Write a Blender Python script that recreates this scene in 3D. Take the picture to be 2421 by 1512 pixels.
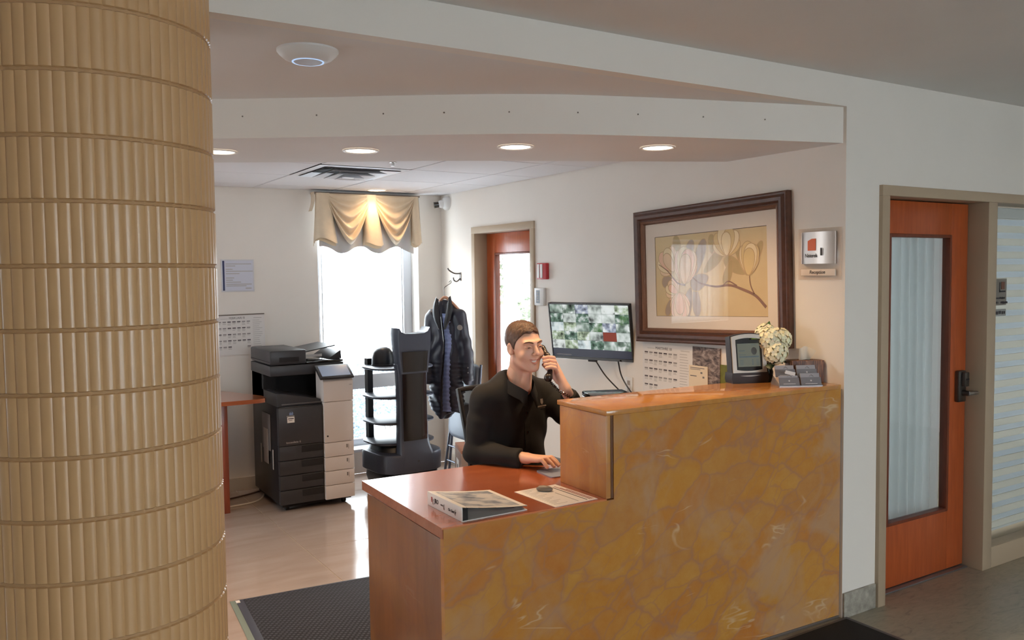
import bpy, bmesh, math, random
import numpy as np
from mathutils import Vector, Matrix

random.seed(7)
for o in list(bpy.data.objects):
    bpy.data.objects.remove(o, do_unlink=True)
scene = bpy.context.scene
COL = scene.collection
PI = math.pi

# ------------------------------------------------------------------ camera
CAM_H = 1.63
yaw, pit, roll = (math.radians(a) for a in (31.8433, 3.1131, -0.6720))
fw = Vector((math.sin(yaw) * math.cos(pit), math.cos(yaw) * math.cos(pit), -math.sin(pit)))
rt = Vector((math.cos(yaw), -math.sin(yaw), 0))
up = rt.cross(fw)
rt2 = rt * math.cos(roll) + up * math.sin(roll)
up2 = up * math.cos(roll) - rt * math.sin(roll)
cam_data = bpy.data.cameras.new('camera')
cam_data.sensor_width = 36.0
cam_data.sensor_fit = 'HORIZONTAL'
cam_data.lens = 36.0 * 1991.96 / 2421.0
cam_data.clip_start = 0.05
cam = bpy.data.objects.new('camera', cam_data)
COL.objects.link(cam)
m = Matrix((rt2, up2, -fw)).transposed().to_4x4()
m.translation = Vector((0, 0, CAM_H))
cam.matrix_world = m
scene.camera = cam

# ------------------------------------------------------------------ world, exposure
world = bpy.data.worlds.new('overcast_sky')
scene.world = world
world.use_nodes = True
bg = world.node_tree.nodes['Background']
bg.inputs[0].default_value = (0.90, 0.95, 1.0, 1)
bg.inputs[1].default_value = 13.0
vs = scene.view_settings
vs.view_transform = 'Standard'
vs.look = 'None'
vs.gamma = 1.0
vs.use_curve_mapping = False
vs.exposure = 0.0
scene.cycles.max_bounces = 10
scene.cycles.diffuse_bounces = 5
scene.cycles.glossy_bounces = 4
scene.cycles.transparent_max_bounces = 12
scene.cycles.transmission_bounces = 6
scene.cycles.sample_clamp_indirect = 6.0
scene.cycles.caustics_reflective = False
scene.cycles.caustics_refractive = False

DOWNLIGHT_W = 52.0
WARM = (1.0, 0.64, 0.33)


def portal(name, loc, sx, sy, direction):
    """Sampling portal in a window opening: guides the sky's light, emits nothing itself."""
    l = bpy.data.lights.new(name, 'AREA')
    l.shape = 'RECTANGLE'
    l.size, l.size_y = sx, sy
    l.cycles.is_portal = True
    o = bpy.data.objects.new(name, l)
    COL.objects.link(o)
    o.location = loc
    o.rotation_euler = Vector(direction).to_track_quat('-Z', 'Y').to_euler()
    return o


# main dimensions of the place (metres)
XR = 3.346      # face of the right wall
YB = 6.53       # face of the back wall
YF = 2.483      # face of the front wall and beam
Z_SOFF, Z_TILE, Z_UP, Z_MAIN = 2.21, 2.315, 2.373, 2.512
XL = -3.6       # left wall
YL = -4.6       # lobby's rear wall
XE = 8.2        # lobby's right end
Z_DESK, Z_CTR = 0.757, 1.103

portal('portal_window', (2.6, YB + .36, 1.25), .95, 2.1, (0, -1, 0))
portal('portal_blind_window', (.25, YB + .3, 1.53), .9, .95, (0, -1, 0))
portal('portal_lobby', (2.45, YL - .2, 1.25), 3.1, 2.3, (0, 1, 0))
portal('portal_side_door', (XR + .3, 5.52, 1.0), .9, 2.0, (-1, 0, 0))
portal('portal_left', (XL - .3, 5.4, 1.35), 1.6, 1.7, (1, 0, 0))
portal('portal_office', (5.6, 4.95, 1.5), 2.6, 1.3, (0, -1, 0))


# ------------------------------------------------------------------ materials
def c(r, g, b):
    f = lambda v: ((v / 255 + .055) / 1.055) ** 2.4 if v > 10.3 else v / 255 / 12.92
    return (f(r), f(g), f(b), 1)


class NT:
    def __init__(self, name):
        self.m = bpy.data.materials.new(name)
        self.m.use_nodes = True
        self.t = self.m.node_tree
        self.b = self.t.nodes['Principled BSDF']
        self.out = self.t.nodes['Material Output']

    def n(self, typ, **kw):
        nd = self.t.nodes.new(typ)
        for k, v in kw.items():
            if k.startswith('i_'):
                nd.inputs[k[2:].replace('_', ' ')].default_value = v
            else:
                setattr(nd, k, v)
        return nd

    def l(self, a, b):
        self.t.links.new(a, b)

    def coords(self, scale=(1, 1, 1), rot=(0, 0, 0), kind='Object'):
        tc = self.n('ShaderNodeTexCoord')
        mp = self.n('ShaderNodeMapping')
        mp.inputs['Scale'].default_value = scale
        mp.inputs['Rotation'].default_value = rot
        self.l(tc.outputs[kind], mp.inputs['Vector'])
        return mp.outputs[0]

    def noise(self, vec, scale, detail=3, rough=.5, dist=0):
        nd = self.n('ShaderNodeTexNoise')
        nd.inputs['Scale'].default_value = scale
        nd.inputs['Detail'].default_value = detail
        nd.inputs['Roughness'].default_value = rough
        nd.inputs['Distortion'].default_value = dist
        if vec is not None:
            self.l(vec, nd.inputs['Vector'])
        return nd

    def ramp(self, fac, stops):
        r = self.n('ShaderNodeValToRGB')
        e = r.color_ramp.elements
        while len(e) < len(stops):
            e.new(.5)
        for k, (p, col) in enumerate(stops):
            e[k].position = p
            e[k].color = col
        self.l(fac, r.inputs[0])
        return r.outputs[0]

    def mix(self, fac, a, b, mode='MIX'):
        x = self.n('ShaderNodeMix', data_type='RGBA', blend_type=mode)
        for s, v in ((x.inputs[0], fac), (x.inputs[6], a), (x.inputs[7], b)):
            if hasattr(v, 'links') or hasattr(v, 'is_linked'):
                self.l(v, s)
            else:
                s.default_value = v
        return x.outputs[2]

    def bump(self, h, strength=.3, dist=.01):
        b = self.n('ShaderNodeBump')
        b.inputs['Strength'].default_value = strength
        b.inputs['Distance'].default_value = dist
        self.l(h, b.inputs['Height'])
        self.l(b.outputs[0], self.b.inputs['Normal'])
        return b


MATS = {}


def pm(name, col, rough=.5, metal=0., spec=.5, var=0., vscale=8., bump=0., bscale=60., coat=0., sheen=0., trans=0., emit=None, estr=0., sub=0.):
    """Principled material with a little procedural colour variation and relief."""
    if name in MATS:
        return MATS[name]
    t = NT(name)
    b = t.b
    b.inputs['Base Color'].default_value = col
    b.inputs['Roughness'].default_value = rough
    b.inputs['Metallic'].default_value = metal
    b.inputs['Specular IOR Level'].default_value = spec
    b.inputs['Coat Weight'].default_value = coat
    b.inputs['Coat Roughness'].default_value = .08
    b.inputs['Sheen Weight'].default_value = sheen
    b.inputs['Transmission Weight'].default_value = trans
    if sub:
        b.inputs['Subsurface Weight'].default_value = sub
        b.inputs['Subsurface Radius'].default_value = (.012, .004, .002)
        b.inputs['Subsurface Scale'].default_value = .6
    if emit:
        b.inputs['Emission Color'].default_value = emit
        b.inputs['Emission Strength'].default_value = estr
    if var or bump:
        v = t.coords()
    if var:
        nz = t.noise(v, vscale, 4)
        d = tuple(x * (1 - var) for x in col[:3]) + (1,)
        u = tuple(min(1, x * (1 + var)) for x in col[:3]) + (1,)
        t.l(t.ramp(nz.outputs[0], [(.3, d), (.7, u)]), b.inputs['Base Color'])
    if bump:
        t.bump(t.noise(v, bscale, 3).outputs[0], bump, .003)
    MATS[name] = t.m
    return t.m


def wood(name, dark, light, rough=.3, scale=(1, 1, 1), coat=.2, ring=9.):
    t = NT(name)
    v = t.coords(scale)
    nz = t.noise(v, 2.2, 5, .6, .4)
    n2 = t.noise(v, ring, 6, .65, .2)
    col = t.ramp(n2.outputs[0], [(.28, dark), (.72, light)])
    col = t.mix(.35, col, t.ramp(nz.outputs[0], [(.3, dark), (.7, light)]))
    t.l(col, t.b.inputs['Base Color'])
    t.b.inputs['Roughness'].default_value = rough
    t.b.inputs['Coat Weight'].default_value = coat
    t.b.inputs['Coat Roughness'].default_value = .15
    t.bump(n2.outputs[0], .04, .002)
    return t.m


def marble(name, rough=.16, scale=1.0, wood_like=0.0, wl=((184, 120, 62), (216, 158, 94))):
    t = NT(name)
    v0 = t.coords((scale, scale, scale * 1.05), (0, .55, 0))
    nz = t.noise(v0, 3.4, 4, .6)
    add = t.n('ShaderNodeMix', data_type='RGBA', blend_type='LINEAR_LIGHT')
    add.inputs[0].default_value = .08
    t.l(v0, add.inputs[6])
    t.l(nz.outputs['Color'], add.inputs[7])
    v = add.outputs[2]
    mp = t.n('ShaderNodeMapping')
    mp.inputs['Scale'].default_value = (.62, 1, 1.25)
    t.l(v, mp.inputs['Vector'])
    v = mp.outputs[0]
    v1 = t.n('ShaderNodeTexVoronoi', feature='DISTANCE_TO_EDGE')
    v1.inputs['Scale'].default_value = 5.8
    v2 = t.n('ShaderNodeTexVoronoi', feature='DISTANCE_TO_EDGE')
    v2.inputs['Scale'].default_value = 10.
    vc = t.n('ShaderNodeTexVoronoi', feature='F1')
    vc.inputs['Scale'].default_value = 5.8
    for q in (v1, v2, vc):
        t.l(v, q.inputs['Vector'])
    big = t.noise(v0, 1.7, 3, .5)
    # pebbles: ochre, each a little different
    hue = t.ramp(vc.outputs['Color'], [(.15, c(184, 116, 52)), (.4, c(188, 128, 52)), (.65, c(194, 138, 58)), (.9, c(178, 122, 68))])
    fine = t.noise(v0, 16, 5, .6)
    hue = t.mix(.22, hue, t.ramp(fine.outputs[0], [(.3, c(184, 114, 58)), (.7, c(216, 168, 106))]))
    vein = c(170, 120, 88)
    grey = c(182, 144, 112)
    f1 = t.ramp(v1.outputs[0], [(.002, (.85, .85, .85, 1)), (.016, (.5, .5, .5, 1)), (.05, (.12, .12, .12, 1)), (.11, (0, 0, 0, 1))])
    f2 = t.ramp(v2.outputs[0], [(.004, (.8, .8, .8, 1)), (.05, (0, 0, 0, 1))])
    msk = t.ramp(big.outputs[0], [(.45, (0, 0, 0, 1)), (.60, (.8, .8, .8, 1))])
    f2m = t.mix(1.0, f2, msk, 'MULTIPLY')
    col = t.mix(f1, hue, vein)
    col = t.mix(f2m, col, vein)
    gm = t.ramp(t.noise(v0, 2.6, 4, .6, .8).outputs[0], [(.50, (0, 0, 0, 1)), (.66, (.75, .75, .75, 1))])
    col = t.mix(gm, col, grey)
    # white quartz streaks running up to the right
    vs_ = t.coords((scale * .8, 2, scale * 2.6), (0, -.75, 0))
    st = t.noise(vs_, 2.2, 3, .5, .8)
    k = t.ramp(st.outputs[0], [(.490, (0, 0, 0, 1)), (.502, (.7, .7, .7, 1)), (.514, (0, 0, 0, 1))])
    k2 = t.ramp(t.noise(v0, 4.0, 2).outputs[0], [(.56, (0, 0, 0, 1)), (.64, (1, 1, 1, 1))])
    k = t.mix(1.0, k, k2, 'MULTIPLY')
    col = t.mix(k, col, c(214, 184, 148))
    if wood_like:
        vw = t.coords((6, 6, 1.1), (0, .12, 0))
        w = t.noise(vw, 2.2, 6, .6, .6)
        col = t.mix(wood_like, col, t.ramp(w.outputs[0], [(.3, c(*wl[0])), (.7, c(*wl[1]))]))
    t.l(col, t.b.inputs['Base Color'])
    t.b.inputs['Roughness'].default_value = rough
    t.b.inputs['Specular IOR Level'].default_value = .5
    return t.m


def thin_glass(name, tint=(.96, .98, .98, 1), refl=1.0):
    t = NT(name)
    t.t.nodes.remove(t.b)
    tr = t.n('ShaderNodeBsdfTransparent')
    tr.inputs[0].default_value = tint
    gl = t.n('ShaderNodeBsdfGlossy')
    gl.inputs['Roughness'].default_value = 0.0
    gl.inputs[0].default_value = (refl, refl, refl, 1)
    lw = t.n('ShaderNodeLayerWeight')                   # symmetric Schlick reflectance, both faces alike
    lw.inputs[0].default_value = .5
    pw = t.n('ShaderNodeMath', operation='POWER')
    t.l(lw.outputs['Facing'], pw.inputs[0])
    pw.inputs[1].default_value = 5.0
    fr = t.n('ShaderNodeMath', operation='MULTIPLY_ADD')
    t.l(pw.outputs[0], fr.inputs[0])
    fr.inputs[1].default_value = .96
    fr.inputs[2].default_value = .04
    mx = t.n('ShaderNodeMixShader')
    t.l(fr.outputs[0], mx.inputs[0])
    t.l(tr.outputs[0], mx.inputs[1])
    t.l(gl.outputs[0], mx.inputs[2])
    t.l(mx.outputs[0], t.out.inputs[0])
    return t.m


def sheer(name, col, opacity, transl=.5):
    t = NT(name)
    t.b.inputs['Base Color'].default_value = col
    t.b.inputs['Roughness'].default_value = .9
    tl = t.n('ShaderNodeBsdfTranslucent')
    tl.inputs[0].default_value = col
    tr = t.n('ShaderNodeBsdfTransparent')
    m1 = t.n('ShaderNodeMixShader')
    m1.inputs[0].default_value = transl
    t.l(t.b.outputs[0], m1.inputs[1])
    t.l(tl.outputs[0], m1.inputs[2])
    m2 = t.n('ShaderNodeMixShader')
    m2.inputs[0].default_value = opacity
    t.l(tr.outputs[0], m2.inputs[1])
    t.l(m1.outputs[0], m2.inputs[2])
    t.l(m2.outputs[0], t.out.inputs[0])
    return t.m


def emitter(name, col, strength):
    t = NT(name)
    t.t.nodes.remove(t.b)
    e = t.n('ShaderNodeEmission')
    e.inputs[0].default_value = col
    e.inputs[1].default_value = strength
    t.l(e.outputs[0], t.out.inputs[0])
    return t.m


M_wall = pm('wall_paint', c(233, 226, 217), .6, var=.015, vscale=3, bump=.05, bscale=180)
M_ceil = pm('ceiling_paint', c(226, 224, 222), .75, var=.02, vscale=2)
M_tile_c = pm('ceiling_tile_white', c(235, 235, 238), .8, bump=.15, bscale=240)
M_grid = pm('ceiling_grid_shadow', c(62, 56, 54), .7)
M_cream = pm('cream_glazed_tile', c(196, 156, 110), .36, var=.05, vscale=3, coat=.12)
M_grout = pm('grout_tan', c(180, 142, 100), .7)
M_marble = marble('ochre_marble')
M_marble_top = marble('ochre_marble_top', .08, 1.6, .5)
M_marble_end = marble('ochre_marble_end', .42, 1.2, .5, ((170, 96, 44), (206, 148, 84)))
M_cherry = wood('cherry_wood_top', c(146, 76, 44), c(176, 100, 62), .26, (1.0, 7, 7), .8, 5)
M_cherry_leg = wood('cherry_wood_leg', c(120, 54, 34), c(160, 82, 54), .35, (8, 8, 1), .15, 5)
M_door = wood('orange_door_wood', c(150, 66, 28), c(186, 90, 44), .35, (9, 9, .8), .2, 6)
M_jamb = pm('taupe_door_frame_paint', c(172, 152, 128), .45)
M_white_pl = pm('white_plastic', c(225, 224, 222), .4)
M_black_pl = pm('black_plastic', c(26, 26, 30), .38)
M_char_pl = pm('charcoal_plastic', c(52, 52, 56), .42)
M_black_gl = pm('black_gloss', c(14, 14, 17), .12, coat=.4)
M_chrome = pm('brushed_steel', c(190, 188, 186), .28, metal=1.)
M_dsteel = pm('dark_steel', c(110, 106, 104), .35, metal=1.)
M_glass = thin_glass('clear_pane')
M_paper = pm('white_paper', c(228, 224, 220), .8)
M_ink = pm('grey_print', c(120, 116, 114), .85)
M_ink_d = pm('dark_print', c(58, 54, 58), .85)
M_ink_l = pm('light_print', c(176, 171, 168), .85)
M_blk = pm('black_ink', c(28, 26, 28), .8)
M_winframe = pm('white_window_frame', c(222, 226, 232), .4)


# ------------------------------------------------------------------ mesh building
class G:
    """Collects shapes into one mesh."""

    def __init__(self):
        self.v, self.f, self.mi = [], [], []

    def add(self, vs_, fs, mi=0, M=None):
        k = len(self.v)
        if M is not None:
            vs_ = [M @ Vector(p) for p in vs_]
        self.v.extend([tuple(p) for p in vs_])
        for f in fs:
            self.f.append(tuple(i + k for i in f))
            self.mi.append(mi)
        return self

    def box(self, x0, x1, y0, y1, z0, z1, b=0., mi=0, M=None, seg=2):
        x0, x1 = min(x0, x1), max(x0, x1)
        y0, y1 = min(y0, y1), max(y0, y1)
        z0, z1 = min(z0, z1), max(z0, z1)
        if b <= 0:
            p = [(x0, y0, z0), (x1, y0, z0), (x1, y1, z0), (x0, y1, z0), (x0, y0, z1), (x1, y0, z1), (x1, y1, z1), (x0, y1, z1)]
            q = [(3, 2, 1, 0), (4, 5, 6, 7), (0, 1, 5, 4), (1, 2, 6, 5), (2, 3, 7, 6), (3, 0, 4, 7)]
            return self.add(p, q, mi, M)
        bm = bmesh.new()
        bmesh.ops.create_cube(bm, size=1)
        for w in bm.verts:
            w.co = Vector(((x0 + x1) / 2 + w.co.x * (x1 - x0), (y0 + y1) / 2 + w.co.y * (y1 - y0), (z0 + z1) / 2 + w.co.z * (z1 - z0)))
        bmesh.ops.bevel(bm, geom=bm.edges[:], offset=min(b, .49 * min(x1 - x0, y1 - y0, z1 - z0)), segments=seg, profile=.5, affect='EDGES')
        return self.bm(bm, mi, M)

    def bm(self, bm, mi=0, M=None):
        bm.verts.ensure_lookup_table()
        bm.verts.index_update()
        self.add([w.co.copy() for w in bm.verts], [[w.index for w in f.verts] for f in bm.faces], mi, M)
        bm.free()
        return self

    def rings(self, rings, cap0=True, cap1=True, closed=True, mi=0, M=None):
        n = len(rings[0])
        vs_ = [p for r in rings for p in r]
        fs = []
        for i in range(len(rings) - 1):
            for j in range(n if closed else n - 1):
                a, b = i * n + j, i * n + (j + 1) % n
                fs.append((a, b, b + n, a + n))
        if cap0:
            fs.append(tuple(range(n - 1, -1, -1)))
        if cap1:
            fs.append(tuple(range((len(rings) - 1) * n, len(rings) * n)))
        return self.add(vs_, fs, mi, M)

    def cyl(self, p0, p1, r0, r1=None, n=16, mi=0, M=None):
        return self.tube([p0, p1], [r0, r0 if r1 is None else r1], n, mi, M)

    def tube(self, pts, r, n=8, mi=0, M=None, caps=True):
        pts = [Vector(p) for p in pts]
        rs = r if isinstance(r, (list, tuple)) else [r] * len(pts)
        t0 = (pts[1] - pts[0]).normalized()
        ref = Vector((0, 0, 1)) if abs(t0.z) < .9 else Vector((1, 0, 0))
        nrm = t0.cross(ref).normalized()
        rings = []
        for i, p in enumerate(pts):
            if i == 0:
                t = t0
            elif i == len(pts) - 1:
                t = (pts[i] - pts[i - 1]).normalized()
            else:
                t = (pts[i + 1] - pts[i - 1]).normalized()
            nrm = (nrm - t * nrm.dot(t)).normalized()
            bi = t.cross(nrm)
            rings.append([p + (nrm * math.cos(2 * PI * k / n) + bi * math.sin(2 * PI * k / n)) * rs[i] for k in range(n)])
        return self.rings(rings, caps, caps, True, mi, M)

    def lathe(self, prof, n=24, cen=(0, 0, 0), sx=1., sy=1., mi=0, M=None, cap=True):
        rings = [[(cen[0] + r * sx * math.cos(2 * PI * k / n), cen[1] + r * sy * math.sin(2 * PI * k / n), cen[2] + z) for k in range(n)] for r, z in prof]
        return self.rings(rings, cap, cap, True, mi, M)

    def prism(self, poly, h0, h1, axis='z', mi=0, M=None):
        """poly in the plane of the other two axes (z: xy, y: xz, x: yz)."""
        if axis == 'z':
            fn = lambda a, b, h: (a, b, h)
        elif axis == 'y':
            fn = lambda a, b, h: (a, h, b)
        else:
            fn = lambda a, b, h: (h, a, b)
        area = sum(poly[i][0] * poly[(i + 1) % len(poly)][1] - poly[(i + 1) % len(poly)][0] * poly[i][1] for i in range(len(poly)))
        pl = poly if (area > 0) != (axis == 'y') else poly[::-1]
        return self.rings([[fn(a, b, h0) for a, b in pl], [fn(a, b, h1) for a, b in pl]], True, True, True, mi, M)

    def ball(self, cen, r, nu=16, nv=10, mi=0, M=None):
        if not isinstance(r, (tuple, list)):
            r = (r, r, r)
        rings = []
        for i in range(nv + 1):
            a = PI * (i + .02) / (nv + .04) - PI / 2
            rings.append([(cen[0] + r[0] * math.cos(a) * math.cos(2 * PI * k / nu), cen[1] + r[1] * math.cos(a) * math.sin(2 * PI * k / nu), cen[2] + r[2] * math.sin(a)) for k in range(nu)])
        return self.rings(rings, True, True, True, mi, M)

    def surf(self, fn, nu, nv, mi=0, M=None):
        vs_ = [fn(i / nu, j / nv) for j in range(nv + 1) for i in range(nu + 1)]
        fs = [(j * (nu + 1) + i, j * (nu + 1) + i + 1, (j + 1) * (nu + 1) + i + 1, (j + 1) * (nu + 1) + i) for j in range(nv) for i in range(nu)]
        return self.add(vs_, fs, mi, M)

    def quad(self, a, b, c_, d, mi=0):
        return self.add([a, b, c_, d], [(0, 1, 2, 3)], mi)

    def mesh(self, name, mats, smooth=35):
        me = bpy.data.meshes.new(name)
        me.from_pydata(self.v, [], self.f)
        if not isinstance(mats, (list, tuple)):
            mats = [mats]
        for q in mats:
            me.materials.append(q)
        if len(mats) > 1:
            me.polygons.foreach_set('material_index', self.mi)
        if smooth:
            me.polygons.foreach_set('use_smooth', [True] * len(me.polygons))
            me.set_sharp_from_angle(angle=math.radians(smooth))
        me.update()
        return me

    def obj(self, name, mats, parent=None, smooth=35, loc=None):
        o = bpy.data.objects.new(name, self.mesh(name, mats, smooth))
        COL.objects.link(o)
        if parent is not None:
            o.parent = parent
        if loc is not None:
            o.location = loc
        return o


def thing(name, label, cat, loc=(0, 0, 0), rotz=0., group=None):
    o = bpy.data.objects.new(name, None)
    o.empty_display_size = .1
    COL.objects.link(o)
    o.location = loc
    o.rotation_euler = (0, 0, rotz)
    return tag(o, label, cat, group)


def tag(o, label, cat, group=None):
    o['label'] = label
    o['category'] = cat
    if group:
        o['group'] = group
    return o


def struct(o, label=None):
    o['kind'] = 'structure'
    if label:
        o['label'] = label
    return o


def link_copy(src, parent, loc=None, rot=None, name=None):
    o = src.copy()
    COL.objects.link(o)
    o.parent = parent
    if loc is not None:
        o.location = loc
    if rot is not None:
        o.rotation_euler = rot
    return o


def text(name, s, size, mat, M, parent=None, depth=.0006, align='CENTER', sx=1.0, shear=0.):
    """Lettering as a thin raised mesh; M places it (x along the line, y up the letters, z out)."""
    cu = bpy.data.curves.new(name, 'FONT')
    cu.body = s
    cu.size = size
    cu.align_x = align
    cu.align_y = 'CENTER'
    cu.extrude = depth
    cu.shear = shear
    cu.resolution_u = 3
    tmp = bpy.data.objects.new(name, cu)
    COL.objects.link(tmp)
    dg = bpy.context.evaluated_depsgraph_get()
    me = bpy.data.meshes.new_from_object(tmp.evaluated_get(dg))
    COL.objects.unlink(tmp)
    bpy.data.objects.remove(tmp)
    bpy.data.curves.remove(cu)
    me.transform(Matrix.Scale(sx, 4, (1, 0, 0)))
    me.transform(M)
    me.materials.clear()
    me.materials.append(mat)
    o = bpy.data.objects.new(name, me)
    COL.objects.link(o)
    if parent is not None:
        o.parent = parent
    return o


def frame_m(o, x, y):
    """Matrix with origin o, x and y axes as given, z = x cross y."""
    x, y = Vector(x).normalized(), Vector(y).normalized()
    z = x.cross(y)
    mm = Matrix((x, y, z)).transposed().to_4x4()
    mm.translation = Vector(o)
    return mm


# ---- signed distance sculpting
def cap(P, a, b, ra, rb=None):
    rb = ra if rb is None else rb
    a, b = np.array(a, float), np.array(b, float)
    ab = b - a
    t = np.clip(((P - a) @ ab) / max(1e-9, ab @ ab), 0, 1)
    return np.linalg.norm(P - a - t[..., None] * ab, axis=-1) - (ra + (rb - ra) * t)


def ell(P, cen, r):
    q = P - np.array(cen, float)
    r = np.array(r, float)
    k0 = np.linalg.norm(q / r, axis=-1)
    k1 = np.linalg.norm(q / (r * r), axis=-1) + 1e-9
    return k0 * (k0 - 1) / k1


def smin(a, b, k):
    h = np.clip(.5 + .5 * (b - a) / k, 0, 1)
    return b * (1 - h) + a * h - k * h * (1 - h)


def smax(a, b, k):
    return -smin(-a, -b, k)


def nets(fn, lo, hi, res):
    """Surface nets: mesh of the zero set of fn inside the box lo..hi."""
    lo, hi = np.array(lo, float), np.array(hi, float)
    n = np.ceil((hi - lo) / res).astype(int) + 1
    ax = [lo[i] + res * np.arange(n[i]) for i in range(3)]
    P = np.stack(np.meshgrid(*ax, indexing='ij'), -1)
    V = fn(P)
    V[0], V[-1], V[:, 0], V[:, -1], V[:, :, 0], V[:, :, -1] = 1, 1, 1, 1, 1, 1
    ins = V < 0
    cs = [(i, j, k) for i in (0, 1) for j in (0, 1) for k in (0, 1)]
    sl = lambda A, o: A[o[0]:n[0] - 1 + o[0], o[1]:n[1] - 1 + o[1], o[2]:n[2] - 1 + o[2]]
    cnt = sum(sl(ins, o).astype(np.int8) for o in cs)
    mix = (cnt > 0) & (cnt < 8)
    acc = np.zeros(mix.shape + (3,))
    num = np.zeros(mix.shape)
    for a in range(8):
        for b in range(a + 1, 8):
            d = [cs[b][i] - cs[a][i] for i in range(3)]
            if sum(abs(q) for q in d) != 1:
                continue
            va, vb = sl(V, cs[a]), sl(V, cs[b])
            cr = mix & ((va < 0) != (vb < 0))
            t = np.where(cr, va / np.where(cr, va - vb, 1), 0)
            for i in range(3):
                acc[..., i] += np.where(cr, cs[a][i] + t * d[i], 0)
            num += cr
    idx = -np.ones(mix.shape, int)
    ids = np.argwhere(mix)
    idx[mix] = np.arange(len(ids))
    verts = lo + res * (ids + acc[mix] / num[mix][:, None])
    faces = []
    for axn in range(3):
        u, w = (axn + 1) % 3, (axn + 2) % 3
        s0 = [slice(1, n[i] - 1) for i in range(3)]
        s0[axn] = slice(0, n[axn] - 1)
        s1 = list(s0)
        s1[axn] = slice(1, n[axn])
        A, B = ins[tuple(s0)], ins[tuple(s1)]
        e = np.argwhere(A != B)
        if not len(e):
            continue
        sgn = A[tuple(e.T)]
        base = e.copy()
        base[:, u] += 1
        base[:, w] += 1
        q = []
        for du, dw in ((-1, -1), (0, -1), (0, 0), (-1, 0)):
            p = base.copy()
            p[:, u] += du
            p[:, w] += dw
            q.append(idx[tuple(p.T)])
        q = np.stack(q, 1)
        q = np.where(sgn[:, None], q, q[:, ::-1])
        faces.append(q)
    faces = np.concatenate(faces)
    faces = faces[(faces >= 0).all(1)]
    return verts, faces


def sdf_add(g, fn, lo, hi, res, mi=0):
    v, f = nets(fn, lo, hi, res)
    g.add(v.tolist(), f.tolist(), mi)
    return g


# ================================================================== THE SETTING
def catmull(pts, n=10):
    P = [np.array(p, float) for p in pts]
    P = [2 * P[0] - P[1]] + P + [2 * P[-1] - P[-2]]
    out = []
    for i in range(1, len(P) - 2):
        for k in range(n):
            t = k / n
            out.append(.5 * ((2 * P[i]) + (P[i + 1] - P[i - 1]) * t + (2 * P[i - 1] - 5 * P[i] + 4 * P[i + 1] - P[i + 2]) * t * t + (3 * P[i] - P[i - 1] - 3 * P[i + 1] + P[i + 2]) * t ** 3))
    out.append(P[-2])
    return [tuple(p) for p in out]


# floors
t = NT('beige_polished_tile')
v = t.coords()
nz = t.noise(t.coords((1.2, 5, 1)), 1.6, 4, .55, .5)
t.l(t.ramp(nz.outputs[0], [(.3, c(170, 152, 142)), (.7, c(184, 168, 158))]), t.b.inputs['Base Color'])
t.b.inputs['Roughness'].default_value = .14
M_floor = t.m
t = NT('grey_green_terrazzo')
n1 = t.noise(t.coords((3.2, 9, 1), (0, 0, .5)), 3.0, 4, .6, 1.6)
n2 = t.noise(t.coords(), 3, 3)
col = t.ramp(n1.outputs[0], [(.30, c(120, 117, 104)), (.40, c(150, 142, 124)), (.6, c(168, 158, 138))])
col = t.mix(.3, col, t.ramp(n2.outputs[0], [(.3, c(140, 136, 122)), (.7, c(170, 156, 136))]))
t.l(col, t.b.inputs['Base Color'])
t.b.inputs['Roughness'].default_value = .3
M_terr = t.m
t = NT('grey_stone_skirting')
n1 = t.noise(t.coords(), 26, 5, .65)
t.l(t.ramp(n1.outputs[0], [(.3, c(128, 123, 112)), (.7, c(178, 172, 160))]), t.b.inputs['Base Color'])
t.b.inputs['Roughness'].default_value = .4
M_stone = t.m

floor = struct(G().box(XL, XR, 2.54, YB, -.12, -.003).obj('floor', pm('floor_grout', c(214, 196, 172), .7)))
TS = 1.15
xs = [XL] + [1.555 + k * TS for k in range(-4, 2)] + [XR]
ys = [2.54, 3.72, 4.87, 6.02, YB]
for i in range(len(xs) - 1):
    for j in range(len(ys) - 1):
        if xs[i + 1] - xs[i] < .02:
            continue
        G().box(xs[i] + .0018, xs[i + 1] - .0018, ys[j] + .0018, ys[j + 1] - .0018, -.012, 0, .0012, seg=1).obj('floor_tile', M_floor, floor)
struct(G().box(XL, XE, YL, 2.54, -.12, 0).obj('floor_lobby', M_terr))
struct(G().box(XR, XE, 2.54, 4.9, -.12, 0).obj('floor_office', M_terr))

# ceilings
struct(G().box(XL, XE, YL, YF, Z_MAIN, 2.62).obj('ceiling', M_ceil))
struct(G().box(XL - .3, XE + .3, YL - .3, YB + .3, 2.62, 2.74).obj('ceiling_light_block', M_ceil))  # unseen slab added to stop light leaking in above the ceilings
struct(G().box(XL, XR, YF, YF + .06, Z_UP, 2.62).obj('wall_beam', M_wall))
front = catmull([(3.346, 2.50), (2.98, 2.60), (2.60, 2.712), (2.30, 2.808), (2.02, 2.915), (1.78, 3.045), (1.567, 3.18), (1.34, 3.335), (1.118, 3.49), (.812, 3.685), (.2, 4.06), (-.8, 4.60), (-2.2, 5.10), (XL, 5.35)], 8)
back = catmull([(3.346, 3.213), (2.81, 3.465), (2.35, 3.68), (1.904, 3.905), (1.448, 4.19), (.978, 4.445), (.3, 4.85), (-.6, 5.35), (-2.2, 5.85), (XL, 6.1)], 10)


def resample(poly, n):
    d = [0]
    for a, b in zip(poly, poly[1:]):
        d.append(d[-1] + math.dist(a, b))
    s = np.linspace(0, d[-1], n)
    return list(zip(np.interp(s, d, [p[0] for p in poly]), np.interp(s, d, [p[1] for p in poly])))


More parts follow.
